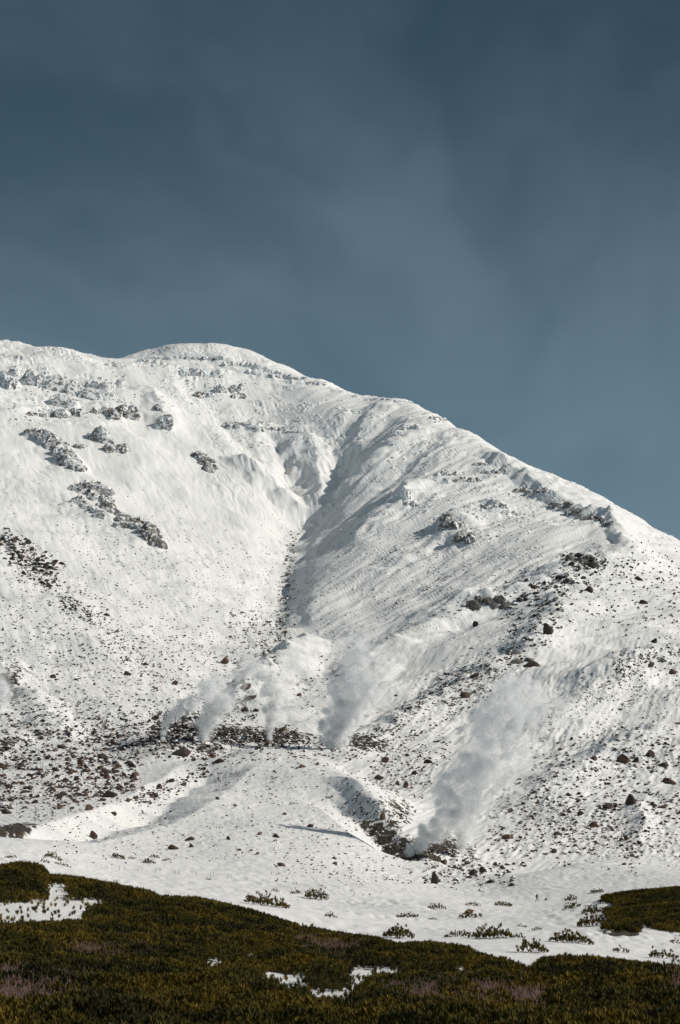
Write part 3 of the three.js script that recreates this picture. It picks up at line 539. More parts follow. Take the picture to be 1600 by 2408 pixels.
{
  const r = rng(5), all = [];
  for (const [x0, y0, x1, y1, hw, n, s0, s1, tones, key] of BANDS) {
    const L = Math.hypot(x1 - x0, y1 - y0), nx = -(y1 - y0) / L, ny = (x1 - x0) / L;
    for (let i = 0; i < n * (key === 'field' ? 1.7 : key === 'face' ? 2.6 : key === 'vents' ? 3.4 : key === 'mound' ? 2.3 : key === 'spur' ? 1.25 : key === 'talus' ? 1.35 : 1.7); i++) {
      const t = r() * 1.08 - 0.04, u = (r() + r() - 1) * 1.25 * hw, px = lerp(x0, x1, t) + nx * u, py = lerp(y0, y1, t) + ny * u, cl = nB(px / 34, py / 22) + 0.6 * nA(px / 11, py / 8);
      const sz = (s0 + (s1 - s0) * Math.pow(r(), 3.8)) * (key === 'mound' || key === 'face' ? 1.3 : 1.12);
      if (px < -150 || px > 1750 || (cl < -0.25 && r() < 0.75)) continue;
      all.push({ px, py, w: sz, h: sz * (0.4 + 0.35 * r()), tone: tones[Math.floor(r() * tones.length)], key, q: Math.floor(r() * 1e6) });
    }
  }
  all.sort((a, b) => b.w - a.w);
  let singles = 0; const rest = {}, dusted = [];
  for (const o of all) {
    if (singles < 205 && o.px > 0 && o.px < 1600) {
      const m = putRock(o.px, o.py, o.w * 1.15, o.h * 1.2, o.tone, o.q);
      if (m) { singles++; if (o.q % 10 < 4) { const b = m.geometry.boundingBox, cap = new THREE.Mesh(LUMP[o.q % 4], rimeMat); cap.name = 'snow_cap'; cap.position.set((o.q % 7 - 3) * 0.09, b.max.y * 0.55, -0.12); cap.scale.set(0.62, 0.5, 0.55); m.add(cap); } add(tag(m, rockLabel(o), 'rock', GROUPS[o.key][1]), 'boulder'); continue; }
    }
    const p = hit(o.px, o.py); if (!p) continue;
    (rest[o.key + o.q % 2] ??= []).push([o, p]);
    if (o.q % 9 < 3 && o.key !== 'mound') dusted.push([o, p]);
  }
  { const im = new THREE.InstancedMesh(LUMP[2], rimeMat, dusted.length);
    dusted.forEach(([o, p], i) => { const q = o.w * -p.z / F * 0.5, hh = o.h * -p.z / F; M4.compose(V.set(p.x + q * (r() - 0.5), p.y + hh * 0.6, p.z - q * 0.3), randQ(r, 0.5), new THREE.Vector3(q * (0.6 + 0.5 * r()), hh * 0.55, q * 0.7)); im.setMatrixAt(i, M4); });
    add(tag(im, 'snow lying on the small stones', 'snow', null, 'stuff'), 'stone_snow_caps'); }
  for (const [k, list] of Object.entries(rest)) {
    const key = k.slice(0, -1), im = new THREE.InstancedMesh(ROCKS[(k.length * 3 + (k.endsWith('1') ? 4 : 0)) % ROCKS.length], rubbleMat(), list.length), c = new THREE.Color();
    list.forEach(([o, p], i) => {
      const s = -p.z / F, w = o.w * s * 0.55;
      M4.compose(V.set(p.x, p.y + o.h * s * 0.22, p.z), randQ(r, 0.8), new THREE.Vector3(w, o.h * s * 0.8, w * 0.8));
      im.setMatrixAt(i, M4); im.setColorAt(i, c.copy(rockTones[o.tone].color));
    });
    add(tag(im, 'fine scatter of small stones: ' + GROUPS[key][1], 'stones', null, 'stuff'), 'small_stones');
  }
}
function rubbleMat() { return (rubbleMat.m ??= new THREE.MeshStandardMaterial({ name: 'rubble', roughness: 0.95, flatShading: true, vertexColors: true })); }

// ---------------------------------------------------------------- crags: frosted rock breaking through the snow
function baked(list, withColor) { const g = mergeGeometries(list.map(([g, m]) => { const c = (g.index ? g.toNonIndexed() : g.clone()).applyMatrix4(m); c.deleteAttribute('normal'); c.deleteAttribute('uv'); if (!withColor && c.attributes.color) c.deleteAttribute('color'); return c; })); g.computeVertexNormals(); return g; }
const chain = (pts, hw) => { const out = []; for (let k = 0; k < pts.length - 1; k++) { const [a, b] = [pts[k], pts[k + 1]], n = Math.max(1, Math.round(Math.hypot(b[0] - a[0], b[1] - a[1]) / (hw * 0.62))); for (let q = 0; q < n; q++) out.push([lerp(a[0], b[0], q / n), lerp(a[1], b[1], q / n), hw * 0.95, hw * 0.8, 6, 1.2, 3]); } return out; };
const CRAGS = [ // spots [x, y, rx, ry, count, min m, max m], dark share, label
  [[...chain([[78, 1016], [112, 1026], [140, 1058], [178, 1110]], 19)], 0.37, 'frosted grey crag on the upper left face with shadow at its left'],
  [[...chain([[172, 1150], [225, 1140], [258, 1162]], 13), ...chain([[180, 1172], [228, 1205], [240, 1222]], 11)], 0.36, 'frosted crag at the head of the rib on the left face'],
  [[...chain([[190, 1148], [240, 1175], [280, 1215], [300, 1248]], 18)], 0.4, 'frosted crag in the middle of the rib on the left face'],
  [[...chain([[315, 1228], [345, 1250], [382, 1285]], 21)], 0.46, 'dark crag at the lower end of the rib on the left face'],
  [[...chain([[462, 1072], [482, 1090], [498, 1118]], 15)], 0.42, 'lone triangular crag left of the bowl'],
  [[[385, 998, 16, 20, 20, 1.6, 4.5], [375, 960, 14, 12, 10, 1.4, 3.5]], 0.3, 'frosted crag below the saddle'],
  [[[545, 915, 32, 12, 22, 1.6, 4.5], [560, 932, 18, 8, 10, 1.4, 3.5], [480, 930, 26, 10, 10, 1.2, 3]], 0.35, 'small frosted crag under the summit band'],
  [[[140, 915, 45, 22, 40, 1.8, 5.5], [150, 940, 22, 18, 18, 1.8, 5]], 0.26, 'frosted cliff block in the upper left band'],
  [[[60, 900, 60, 26, 46, 1.6, 5], [20, 880, 30, 16, 18, 1.5, 4.5]], 0.22, 'frosted cliff at the left picture edge under the ridge'],
  [[[225, 930, 45, 22, 40, 1.6, 5], [250, 905, 40, 14, 18, 1.4, 4]], 0.24, 'frosted cliff band in the middle of the upper left face'],
  [[[200, 970, 80, 12, 44, 1.5, 4.2], [110, 975, 50, 7, 18, 1.2, 3.2]], 0.35, 'lower ledge of the upper left cliff band'],
  [[[285, 975, 34, 18, 34, 1.6, 4.5], [300, 960, 20, 14, 14, 1.5, 4]], 0.4, 'frosted cliff end right of the upper left band'],
  [[[240, 1035, 30, 26, 26, 1.3, 3.6], [275, 1055, 24, 16, 16, 1.2, 3.2], [190, 1050, 14, 8, 8, 1.1, 2.8]], 0.35, 'loose frosted crag beside the upper left crag'],
  [[[390, 842, 42, 5, 26, 1.4, 3.6], [345, 850, 24, 6, 12, 1.2, 3.2]], 0.16, 'left end of the frosted summit band'],
  [[[480, 842, 48, 5, 30, 1.4, 3.6], [470, 880, 50, 14, 18, 1.2, 3.2]], 0.2, 'middle of the frosted summit band'],
  [[[560, 856, 38, 6, 26, 1.4, 3.8], [620, 874, 40, 7, 28, 1.6, 4], [660, 884, 26, 6, 16, 1.5, 4]], 0.16, 'layered right end of the frosted summit band'],
  [[[700, 890, 24, 5, 18, 1.6, 4.2], [745, 902, 20, 5, 14, 1.5, 4]], 0.22, 'frosted rock step on the skyline right of the summit'],
  [[[560, 995, 34, 4, 20, 1.2, 3.2], [545, 1000, 18, 5, 10, 1.2, 3]], 0.3, 'left part of the ledge above the bowl'],
  [[[640, 1010, 36, 5, 26, 1.4, 3.6], [690, 1015, 22, 4, 14, 1.2, 3.2], [600, 1005, 24, 4, 12, 1.2, 3]], 0.28, 'right part of the ledge above the bowl'],
  [[[838, 932, 5, 6, 8, 1.2, 2.6]], 0.08, 'small snow crusted cairn on the ridge skyline'],
  [[[900, 938, 18, 4, 18, 1.2, 2.8], [945, 944, 22, 4, 14, 1, 2.4]], 0.12, 'low snow crusted rocks on the ridge skyline right of the cairn'],
  [[[1030, 985, 22, 6, 18, 1, 2.8]], 0.3, 'frosted rocks on the ridge where it starts to fall'],
  [[[960, 1005, 26, 9, 18, 1.4, 3.8], [930, 1020, 16, 6, 8, 1.2, 3]], 0.25, 'snow plastered crag on the right side of the bowl'],
  [[[955, 1165, 10, 18, 16, 1.4, 4.2], [965, 1185, 14, 10, 10, 1.2, 3.4]], 0.2, 'snowy pointed crag on the right flank'],
  [[[1065, 1235, 26, 14, 28, 1.4, 4], [1095, 1265, 24, 16, 26, 1.4, 4.2], [1050, 1215, 16, 10, 12, 1.2, 3.4]], 0.5, 'dark crag in the middle of the right flank'],
  [[[1165, 1190, 36, 8, 26, 1.3, 3.6], [1195, 1205, 16, 6, 10, 1.2, 3]], 0.3, 'snowy ledge under the right ridge'],
  [[[1090, 1130, 44, 9, 26, 1.2, 3.4], [1050, 1115, 26, 8, 14, 1.2, 3]], 0.3, 'stepped frosted ledge below the ridge walkers'],
  [[[1165, 1110, 36, 7, 22, 1.2, 3.2], [1130, 1092, 18, 6, 10, 1, 2.6]], 0.4, 'upper end of the broken edge of the right ridge'],
  [[[1250, 1155, 40, 9, 30, 1.2, 3.4]], 0.45, 'middle of the broken edge of the right ridge'],
  [[[1320, 1188, 26, 12, 28, 1.2, 3.4], [1350, 1205, 20, 10, 18, 1.2, 3]], 0.5, 'dark broken edge above the hollow of the right ridge'],
  [[[1390, 1218, 34, 8, 26, 1, 3], [1430, 1230, 14, 10, 12, 1, 2.8]], 0.5, 'rocky rim at the corner of the right ridge'],
  [[[1360, 1315, 30, 12, 28, 1.4, 3.8], [1390, 1325, 20, 10, 16, 1.3, 3.4]], 0.75, 'dark crag in the hollow below the ridge corner'],
  [[[1150, 1410, 32, 12, 34, 1.6, 4.4], [1180, 1425, 24, 9, 18, 1.4, 3.6], [1120, 1425, 14, 14, 12, 1.4, 3.6]], 0.8, 'dark overhanging crag with a pool of shadow on the right slope'],
  [[[1235, 1555, 22, 10, 18, 1.2, 3.2], [1205, 1535, 16, 8, 12, 1.2, 3]], 0.75, 'dark crag where the rocky spur ends above the plume'],
  [[[10, 1600, 26, 22, 24, 1.4, 3.8], [30, 1640, 8, 14, 10, 1, 2.6]], 0.75, 'brown crag behind the steam at the left picture edge'],
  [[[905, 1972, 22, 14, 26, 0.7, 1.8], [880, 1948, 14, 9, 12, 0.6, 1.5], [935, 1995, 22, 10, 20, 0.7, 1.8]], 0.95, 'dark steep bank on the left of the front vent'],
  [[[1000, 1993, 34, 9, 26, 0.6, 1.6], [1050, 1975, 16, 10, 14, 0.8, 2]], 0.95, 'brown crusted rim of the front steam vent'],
  [[[20, 1952, 30, 12, 26, 0.6, 1.6]], 0.95, 'rust brown earth bank at the left picture edge'],
];
function cragMass(seed, rx, ry, rz, dark, n) { // one broken mass of rock, rime in its own ragged patches over it
  const g = new THREE.IcosahedronGeometry(1, n), p = g.attributes.position, m3 = createNoise3D(rng(seed)), c = new Float32Array(p.count * 3), q = 1.0 / Math.max(1.6, Math.min(rx, ry, rz)), done = new Map();
  const bump = (x, y, z) => { const k = q; const a = 1 - Math.abs(m3(x * k * 0.9, y * k * 0.45, z * k * 0.9)), b = 1 - Math.abs(m3(x * k * 2.1 + 9, y * k * 1.2, z * k * 2.1)), e = m3(x * k * 5, y * k * 4, z * k * 5); return 0.62 + 0.34 * a * a + 0.14 * b * b + 0.035 * e + 0.2 * m3(x * k * 0.4, y * k * 0.35 + 4, z * k * 0.4); };
  const pr = rng(seed + 5), planes = Array.from({ length: 16 }, () => [new THREE.Vector3(pr() - 0.5, (pr() - 0.4) * 0.8, pr() - 0.5).normalize(), 0.6 + 0.34 * pr()]);
  for (let i = 0; i < p.count; i++) { V.fromBufferAttribute(p, i); const b = bump(V.x * rx, V.y * ry, V.z * rz); V.multiplyScalar(b * 1.12); for (const [n, c] of planes) { const e = V.dot(n) - c; if (e > 0) V.addScaledVector(n, -e * 0.8); } p.setXYZ(i, V.x * rx, V.y * ry, V.z * rz); }
  for (let i = 0; i < p.count; i += 3) {
    const x = p.getX(i), y = p.getY(i), z = p.getZ(i), v = 0.55 * m3(x * 0.22 + 40, y * 0.3, z * 0.22) + 0.4 * m3(x * 0.7, y * 0.7 + 7, z * 0.7) + 0.3 * m3(x * 0.1, y * 0.1, z * 0.1 + 3);
    const lim = 0.95 * (1 - 2.0 * dark), t = v > lim ? 0 : v > lim - 0.3 ? 1 : 2, w = 0.85 + 0.3 * Math.abs(m3(x * 3, y * 3, z * 3));
    const k = t === 0 ? [0.15 * w, 0.132 * w, 0.12 * w] : t === 1 ? [0.34 * w, 0.325 * w, 0.31 * w] : [0.8, 0.8, 0.79];
    for (let e = 0; e < 3; e++) c.set(k, (i + e) * 3);
  }
  g.setAttribute('color', new THREE.BufferAttribute(c, 3)); g.deleteAttribute('uv'); g.deleteAttribute('normal');
  return g;
}
const cragMat = new THREE.MeshStandardMaterial({ name: 'frosted_rock', roughness: 0.95, flatShading: true, vertexColors: true });
CRAGS.forEach(([spots, dark, label], i) => {
  const r = rng(3000 + i * 17), grp = new THREE.Group(), base = hit(spots[0][0], spots[0][1]); if (!base) return;
  grp.position.copy(base);
  const rock = [], mass = [], earthen = /bank|rim of/.test(label);
  for (const [cx, cy, rx, ry, n, s0, s1] of spots) {
    const loose = earthen ? n * 2 : n * 0.45;
    for (let k = 0; k < loose; k++) {
      const t = r() * 6.283, q = Math.sqrt(r()) * 1.15, p = hit(cx + rx * q * Math.cos(t), cy + ry * q * Math.sin(t)); if (!p || p.distanceTo(base) > 220) continue;
      const s = (s0 + (s1 - s0) * r() * r()) * (earthen ? 0.32 : 0.32);
      rock.push([JAG[Math.floor(r() * JAG.length)], new THREE.Matrix4().compose(p.sub(base).add(V.set(0, s * 0.25, 0)), randQ(r, 0.9), new THREE.Vector3(s, s * 0.9, s * 0.9))]);
    }
    if (earthen) continue;
    // a row of blocks along the spot, so that long bands are broken up
    const c0 = hit(cx, cy), blocks = Math.max(1, Math.min(7, Math.round(rx / Math.max(ry, 6) * 1.1))), step = 2 * rx / blocks;
    for (let b = 0; b < blocks; b++) {
      const p = hit(cx - rx + step * (b + 0.5) + (r() - 0.5) * step * 0.4, cy + (r() - 0.5) * ry * 0.5 + ry * 0.25); if (!p || !c0 || p.distanceTo(c0) > 120) continue;
      const s = -p.z / F, X = Math.max(1.2, step * 0.8 * s * (0.8 + 0.5 * r())), Y = Math.max(1.5, ry * s * (1.25 + 0.5 * r())), Z = Math.max(1.8, ry * s * 1.5 * (0.8 + 0.4 * r()));
      mass.push([cragMass(i * 50 + mass.length, X, Y, Z, dark, Math.round(clamp(Math.max(X, Y) * 1.5, 6, 20))), new THREE.Matrix4().makeRotationY((r() - 0.5) * 1.2).setPosition(p.sub(base).add(V.set(0, -Y * 0.12, -Z * 0.25)))]);
    }
  }
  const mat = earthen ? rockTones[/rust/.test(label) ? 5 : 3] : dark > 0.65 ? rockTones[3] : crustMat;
  if (mass.length) { const m = new THREE.Mesh(baked(mass, true), cragMat); m.name = 'rock_mass'; grp.add(m); }
  if (rock.length) { const m = new THREE.Mesh(baked(rock, true), mat); m.name = 'loose_rocks'; grp.add(m); }
  add(tag(grp, label, /cairn/.test(label) ? 'cairn' : earthen ? 'bank' : 'crag', 'crags and rock bands on the mountain'), /cairn/.test(label) ? 'cairn' : earthen ? 'earth_bank' : 'rock_crag');
});
{ // rime knobs and half-buried stones over the broken upper faces
  const r = rng(61), spots = [[150, 900, 190, 80, 520], [420, 900, 140, 60, 260], [600, 950, 160, 60, 320], [780, 1000, 110, 60, 260], [950, 1020, 110, 60, 220], [1150, 1180, 170, 70, 520], [1000, 1130, 120, 70, 260], [1250, 1290, 140, 70, 260], [900, 1300, 160, 110, 320], [620, 1030, 120, 40, 180], [60, 980, 80, 30, 90], [1150, 1500, 160, 90, 260], [1450, 1700, 160, 90, 260], [1350, 1880, 200, 90, 420], [780, 1640, 90, 70, 120]], list = [];
  for (const [cx, cy, rx, ry, n] of spots) for (let k = 0; k < n; k++) { const t = r() * 6.283, q = Math.sqrt(r()), p = hit(cx + rx * q * Math.cos(t), cy + ry * q * Math.sin(t)); if (p && nB(p.x / 26, p.z / 40) > -0.15) list.push(p); }
  const im = new THREE.InstancedMesh(LUMP[1], rimeMat, list.length);
  list.forEach((p, i) => { const s = (0.5 + 1.4 * r() * r()) * clamp(-p.z / 1500, 0.5, 1.2); M4.compose(V.set(p.x, p.y + s * 0.15, p.z), randQ(r, 0.5), new THREE.Vector3(s * 1.2, s * 0.8, s)); im.setMatrixAt(i, M4); });
  add(tag(im, 'snow crusted knobs over the broken upper slopes', 'rime', null, 'stuff'), 'rime_knobs');
}

// ---------------------------------------------------------------- dwarf pine
const pineTones = [[0.13, 0.096, 0.018], [0.08, 0.066, 0.016], [0.18, 0.125, 0.02], [0.048, 0.044, 0.015]];
const pineMat = new THREE.MeshPhysicalMaterial({ name: 'pine_needles', color: col(1, 1, 1), roughness: 0.85, side: THREE.DoubleSide, vertexColors: true, specularIntensity: 0.25 });
const woodMat = new THREE.MeshStandardMaterial({ name: 'pine_wood', color: col(0.06, 0.04, 0.028), roughness: 0.95 });
function tuftShape(seed, blades = 17) { // an upward shoot with a fan of needle bundles
  const r = rng(seed), pos = [], cl = [];
  for (let b = 0; b < blades; b++) {
    const az = r() * 6.283, up = 0.45 + 1.0 * r(), L = 0.55 + 0.45 * r(), w = 0.055 + 0.045 * r();
    const dx = Math.cos(az) * Math.cos(up), dy = Math.sin(up), dz = Math.sin(az) * Math.cos(up), sx = -Math.sin(az) * w, sz = Math.cos(az) * w, oy = r() * 0.3;
    pos.push(dx * 0.1 - sx * 0.5, oy, dz * 0.1 - sz * 0.5, dx * L * 0.6 + sx, oy + dy * L * 0.6, dz * L * 0.6 + sz, dx * L, oy + dy * L, dz * L);
    pos.push(dx * 0.1 + sx * 0.5, oy, dz * 0.1 + sz * 0.5, dx * L * 0.5 - sx, oy + dy * L * 0.5 + 0.04, dz * L * 0.5 - sz, dx * L, oy + dy * L, dz * L);
    const t = 0.75 + 0.5 * r(); for (let q = 0; q < 6; q++) cl.push(t, t, t);
  }
  const g = new THREE.BufferGeometry();
  g.setAttribute('position', new THREE.Float32BufferAttribute(pos, 3)); g.setAttribute('color', new THREE.Float32BufferAttribute(cl, 3)); g.computeVertexNormals();
  return g;
}
const TUFTS = Array.from({ length: 4 }, (_, i) => tuftShape(500 + i));
{
  const r = rng(99), lists = [[], [], [], []], twigs = [], lists2 = [[], [], [], []];
  const tryAt = (x, z, s, out) => {
    const t = thicketAt(x, z); if (!t || t.px < -240 || t.px > 1840) return;
    const { gy, top, px, py, jx, jy } = t, y = gy + top;
    if (TWIGS.some((g) => inPoly(px + 1.5 * jx, py + 2 * jy, g))) { if (r() < 0.8) twigs.push([x, gy, z, 0.55 + 0.45 * r()]); if (r() < 0.8) return; }
    out[Math.floor(r() * 4)].push([x, y - s * 0.5, z, s * (0.75 + 0.5 * r())], ...(r() < 0.85 ? [[x + (r() - 0.5) * 0.2, gy + top * 0.6 * r(), z + (r() - 0.5) * 0.2, s * 1.1]] : []));
  };
  for (let d = 50; d < 262;) { const st = 0.15 + d * 0.0006; for (let x = -0.2 * d; x < 0.2 * d; x += st) tryAt(x + (r() - 0.5) * st, -d + (r() - 0.5) * st * 1.3, 0.2 + d * 0.0007, lists); d += st * 1.25; }
  for (let d = 280; d < 430; d += 0.42) for (let x = 0.1 * d; x < 0.205 * d; x += 0.36) tryAt(x + (r() - 0.5) * 0.4, -d + (r() - 0.5) * 0.4, 0.42, lists2);
  const tone = (p, c) => { const m = nE(p[0] / 9, p[2] / 13) + 0.5 * nF(p[0] / 2.5, p[2] / 3.5), i = m > 0.55 ? 2 : m > 0 ? 0 : m > -0.5 ? 1 : 3, k = 0.8 + 0.4 * r(); return c.setRGB(pineTones[i][0] * k, pineTones[i][1] * k, pineTones[i][2] * k); };
  const c = new THREE.Color();
  const plant = (ls, name, label) => ls.forEach((l, v) => {
    if (!l.length) return;
    const im = new THREE.InstancedMesh(TUFTS[v], pineMat, l.length);
    l.forEach((p, i) => { M4.compose(V.set(p[0], p[1], p[2]), randQ(r, 0.7), new THREE.Vector3(p[3], p[3] * 1.1, p[3])); im.setMatrixAt(i, M4); im.setColorAt(i, tone(p, c)); });
    add(tag(im, label, 'dwarf pine', null, 'stuff'), name);
  });
  plant(lists, 'dwarf_pine_thicket', 'dense olive dwarf pine thicket filling the foreground');
  plant(lists2, 'dwarf_pine_thicket', 'dwarf pine thicket on the snow at the right edge');
  // bare reddish twigs
  const seg = [], rr = rng(7);
  for (let k = 0; k < 7; k++) { const az = rr() * 6.283, lean = 0.25 + 0.4 * rr(), L = 0.6 + 0.4 * rr(); let p = new THREE.Vector3(), dir = new THREE.Vector3(Math.cos(az) * lean, 1, Math.sin(az) * lean).normalize(); for (let s = 0; s < 3; s++) { const q = p.clone().addScaledVector(dir, L / 3), g = new THREE.CylinderGeometry(0.014 * (1 - s * 0.22), 0.018 * (1 - s * 0.22), L / 3, 3, 1, true); g.applyMatrix4(new THREE.Matrix4().compose(p.clone().lerp(q, 0.5), new THREE.Quaternion().setFromUnitVectors(UPV, dir), new THREE.Vector3(1, 1, 1))); seg.push(g); p = q; dir = dir.clone().add(new THREE.Vector3((rr() - 0.5) * 0.9, 0.1, (rr() - 0.5) * 0.9)).normalize(); } }
  const tg = mergeGeometries(seg), im = new THREE.InstancedMesh(tg, new THREE.MeshStandardMaterial({ name: 'bare_twig', color: col(0.24, 0.15, 0.125), roughness: 0.9 }), twigs.length);
  twigs.forEach((p, i) => { M4.compose(V.set(p[0], p[1], p[2]), randQ(r, 0.3), new THREE.Vector3(p[3], p[3], p[3])); im.setMatrixAt(i, M4); });
  add(tag(im, 'bare reddish twigs of leafless shrubs between the dwarf pine', 'shrubs', null, 'stuff'), 'bare_shrub_twigs');
}
// single shrubs standing on the snow: [photo x, y of foot, width px, height px, label]
const SHRUBS = [
  [938, 2207, 72, 36, 'round open dwarf pine bush on the near snow, left of the long shrub'], [1078, 2203, 66, 18, 'thin left half of the long shrub on the near snow'], [1155, 2207, 96, 34, 'thick right half of the long shrub on the near snow'], [1251, 2240, 78, 36, 'dense oval bush below the right end of the long shrub'], [1343, 2217, 98, 34, 'slanting flat bush left of the right thicket'],
  [1106, 2158, 52, 16, 'low shrub spreading behind the rust brown boulder'], [958, 2158, 52, 14, 'flat shrub above the round open bush'], [1027, 2137, 42, 14, 'flat shrub below the vent stream on the snow'], [1114, 2130, 36, 10, 'thin flat shrub left of the dark flat one near the walker'], [1185, 2131, 42, 13, 'dark flat shrub left of the walker'],
  [1404, 2099, 34, 11, 'small flat shrub on the hump above the right thicket'], [1343, 2118, 30, 15, 'small bush right of the walker'], [1346, 2136, 42, 16, 'low bush below the small bush right of the walker'], [1392, 2150, 48, 24, 'dark bush at the left side of the right thicket, upper'], [1394, 2178, 72, 32, 'ragged bush at the left side of the right thicket, lower'], [1432, 2124, 48, 22, 'bush at the upper left corner of the right thicket'],
  [1228, 2180, 24, 8, 'tiny shrub on the snow above the dense oval bush'], [1260, 2188, 28, 9, 'tiny flat shrub above the slanting bush'], [1017, 2163, 28, 7, 'tiny sprig right of the flat shrub on the near snow'], [1460, 2240, 38, 18, 'small shrub in the rough snow below the right thicket'], [1560, 2254, 70, 26, 'spreading shrub at the right edge in the rough snow'], [1588, 2220, 28, 15, 'small shrub at the right edge under the thicket'], [1590, 2266, 30, 14, 'small shrub at the right edge just above the foreground pine'], [1218, 2206, 34, 16, 'loose sprigs at the right end of the long shrub'],
  [125, 2018, 44, 14, 'small bush on the snow above the left thicket'], [278, 2019, 34, 14, 'small bush on the snow above the trail stakes, left'], [352, 2030, 30, 13, 'small ragged bush on the snow above the trail stakes, right'], [364, 2018, 24, 9, 'sprigs just above the ragged bush over the stakes'], [393, 2024, 20, 8, 'sprig right of the ragged bush over the stakes'], [628, 2130, 108, 32, 'long slanting bush on the snow behind the left thicket'], [745, 2116, 58, 30, 'upright dark bush right of the long slanting bush'], [778, 2158, 30, 15, 'small bush below the upright dark bush'], [696, 2101, 30, 10, 'flat shrub left of the upright dark bush'], [28, 2017, 32, 8, 'flat sprigs on the snow at the left picture edge'], [735, 2192, 62, 22, 'bush on the rim of the left thicket'], [310, 2020, 18, 7, 'tiny sprig between the two small bushes over the stakes'], [105, 2028, 26, 9, 'low shrub touching the top of the left thicket'], [150, 2036, 34, 8, 'thin shrub right of the top of the left thicket'], [491, 2069, 14, 7, 'tiny sprig below the row of trail stakes'], [225, 2148, 40, 26, 'ragged bush in the snow gap of the left thicket'], [648, 2096, 20, 8, 'tiny sprig above the long slanting bush'],
];
SHRUBS.forEach(([px, py, w, h, label], i) => {
  const p = hit(px, py); if (!p) return;
  const r = rng(7000 + i * 13), s = -p.z / F, W = w * s, H = h * s, n = Math.round(clamp(W * H * 26, 24, 260)), leaf = [], wood = [], grp = new THREE.Group();
  grp.position.copy(p);
  const ts = clamp(0.1 * Math.sqrt(W * H) + 0.14, 0.18, 0.4);
  for (let k = 0; k < n; k++) {
    const u = (r() * 2 - 1), v = (r() * 2 - 1) * 0.8; if (u * u + v * v > 1) continue;
    const x = u * W / 2 * (0.9 + 0.2 * r()), z = v * W / 2.4, top = Math.max(0.16, H * 1.05 * Math.sqrt(Math.max(0.05, 1 - u * u * 0.9)) * (0.62 + 0.45 * nA(x * 1.3 + i * 7, z * 1.3)));
    const y = height(p.x + x, p.z + z) - p.y + top * (0.35 + 0.65 * r()) - ts * 0.5, q = ts * (0.75 + 0.5 * r());
    leaf.push([TUFTS[k % 4], new THREE.Matrix4().compose(new THREE.Vector3(x, y, z), randQ(r, 0.9), new THREE.Vector3(q, q, q))]);
    if (k % 9 === 0) { const b = new THREE.Vector3(x * 0.35, height(p.x + x * 0.35, p.z + z * 0.35) - p.y - 0.05, z * 0.35), t = new THREE.Vector3(x, y + 0.1, z), dir = t.clone().sub(b), L = dir.length(); wood.push([new THREE.CylinderGeometry(0.012, 0.03, L, 4, 1, true), new THREE.Matrix4().compose(b.lerp(t, 0.5), new THREE.Quaternion().setFromUnitVectors(UPV, dir.normalize()), new THREE.Vector3(1, 1, 1))]); }
  }
  const g = baked(leaf, true), c = g.attributes.color; for (let k = 0; k < c.count; k++) { const t = pineTones[(Math.floor(k / 102) + i) % 4]; c.setXYZ(k, c.getX(k) * t[0], c.getY(k) * t[1], c.getZ(k) * t[2]); }
  const f = new THREE.Mesh(g, pineMat); f.name = 'foliage'; grp.add(f);
  if (wood.length) { const b = new THREE.Mesh(baked(wood, true), woodMat); b.name = 'branches'; grp.add(b); }
  add(tag(grp, label, 'shrub', 'dwarf pine shrubs on the snow'), 'dwarf_pine_shrub');
});

// ---------------------------------------------------------------- trail stakes
{
  const ord = ['first', 'second', 'third', 'fourth', 'fifth', 'sixth', 'seventh', 'eighth', 'ninth', 'tenth', 'eleventh', 'twelfth', 'thirteenth', 'fourteenth', 'fifteenth', 'sixteenth', 'seventeenth', 'eighteenth', 'nineteenth'];
  const at = [[238, 2043], [252, 2045], [281, 2046], [293, 2047], [325, 2048], [335, 2049], [367, 2052], [377, 2052], [412, 2055], [421, 2056], [452, 2058], [462, 2059], [495, 2062], [502, 2062], [537, 2066], [544, 2067], [577, 2071], [582, 2071], [617, 2075]];
  const g = new THREE.CylinderGeometry(0.035, 0.04, 1.15, 6), m = new THREE.MeshStandardMaterial({ name: 'stake_wood', color: col(0.12, 0.1, 0.085), roughness: 0.9 }), cap = new THREE.ConeGeometry(0.037, 0.05, 6), rope = new THREE.TorusGeometry(0.045, 0.012, 5, 10);
  at.forEach(([px, py], i) => { const p = hit(px, py); if (!p) return; const s = new THREE.Group(); s.position.copy(p); s.rotation.z = (nA(i * 3.3, 1) * 0.06); const a = new THREE.Mesh(g, m); a.position.y = 0.4; a.name = 'post'; const b = new THREE.Mesh(cap, m); b.position.y = 1.0; b.name = 'tip'; const c = new THREE.Mesh(rope, m); c.rotation.x = Math.PI / 2; c.position.y = 0.85; c.name = 'rope_ring'; s.add(a, b, c); add(tag(s, ord[i] + ' thin trail stake from the left in the row on the snow', 'stake', 'trail stakes in the snow'), 'trail_stake'); });
}

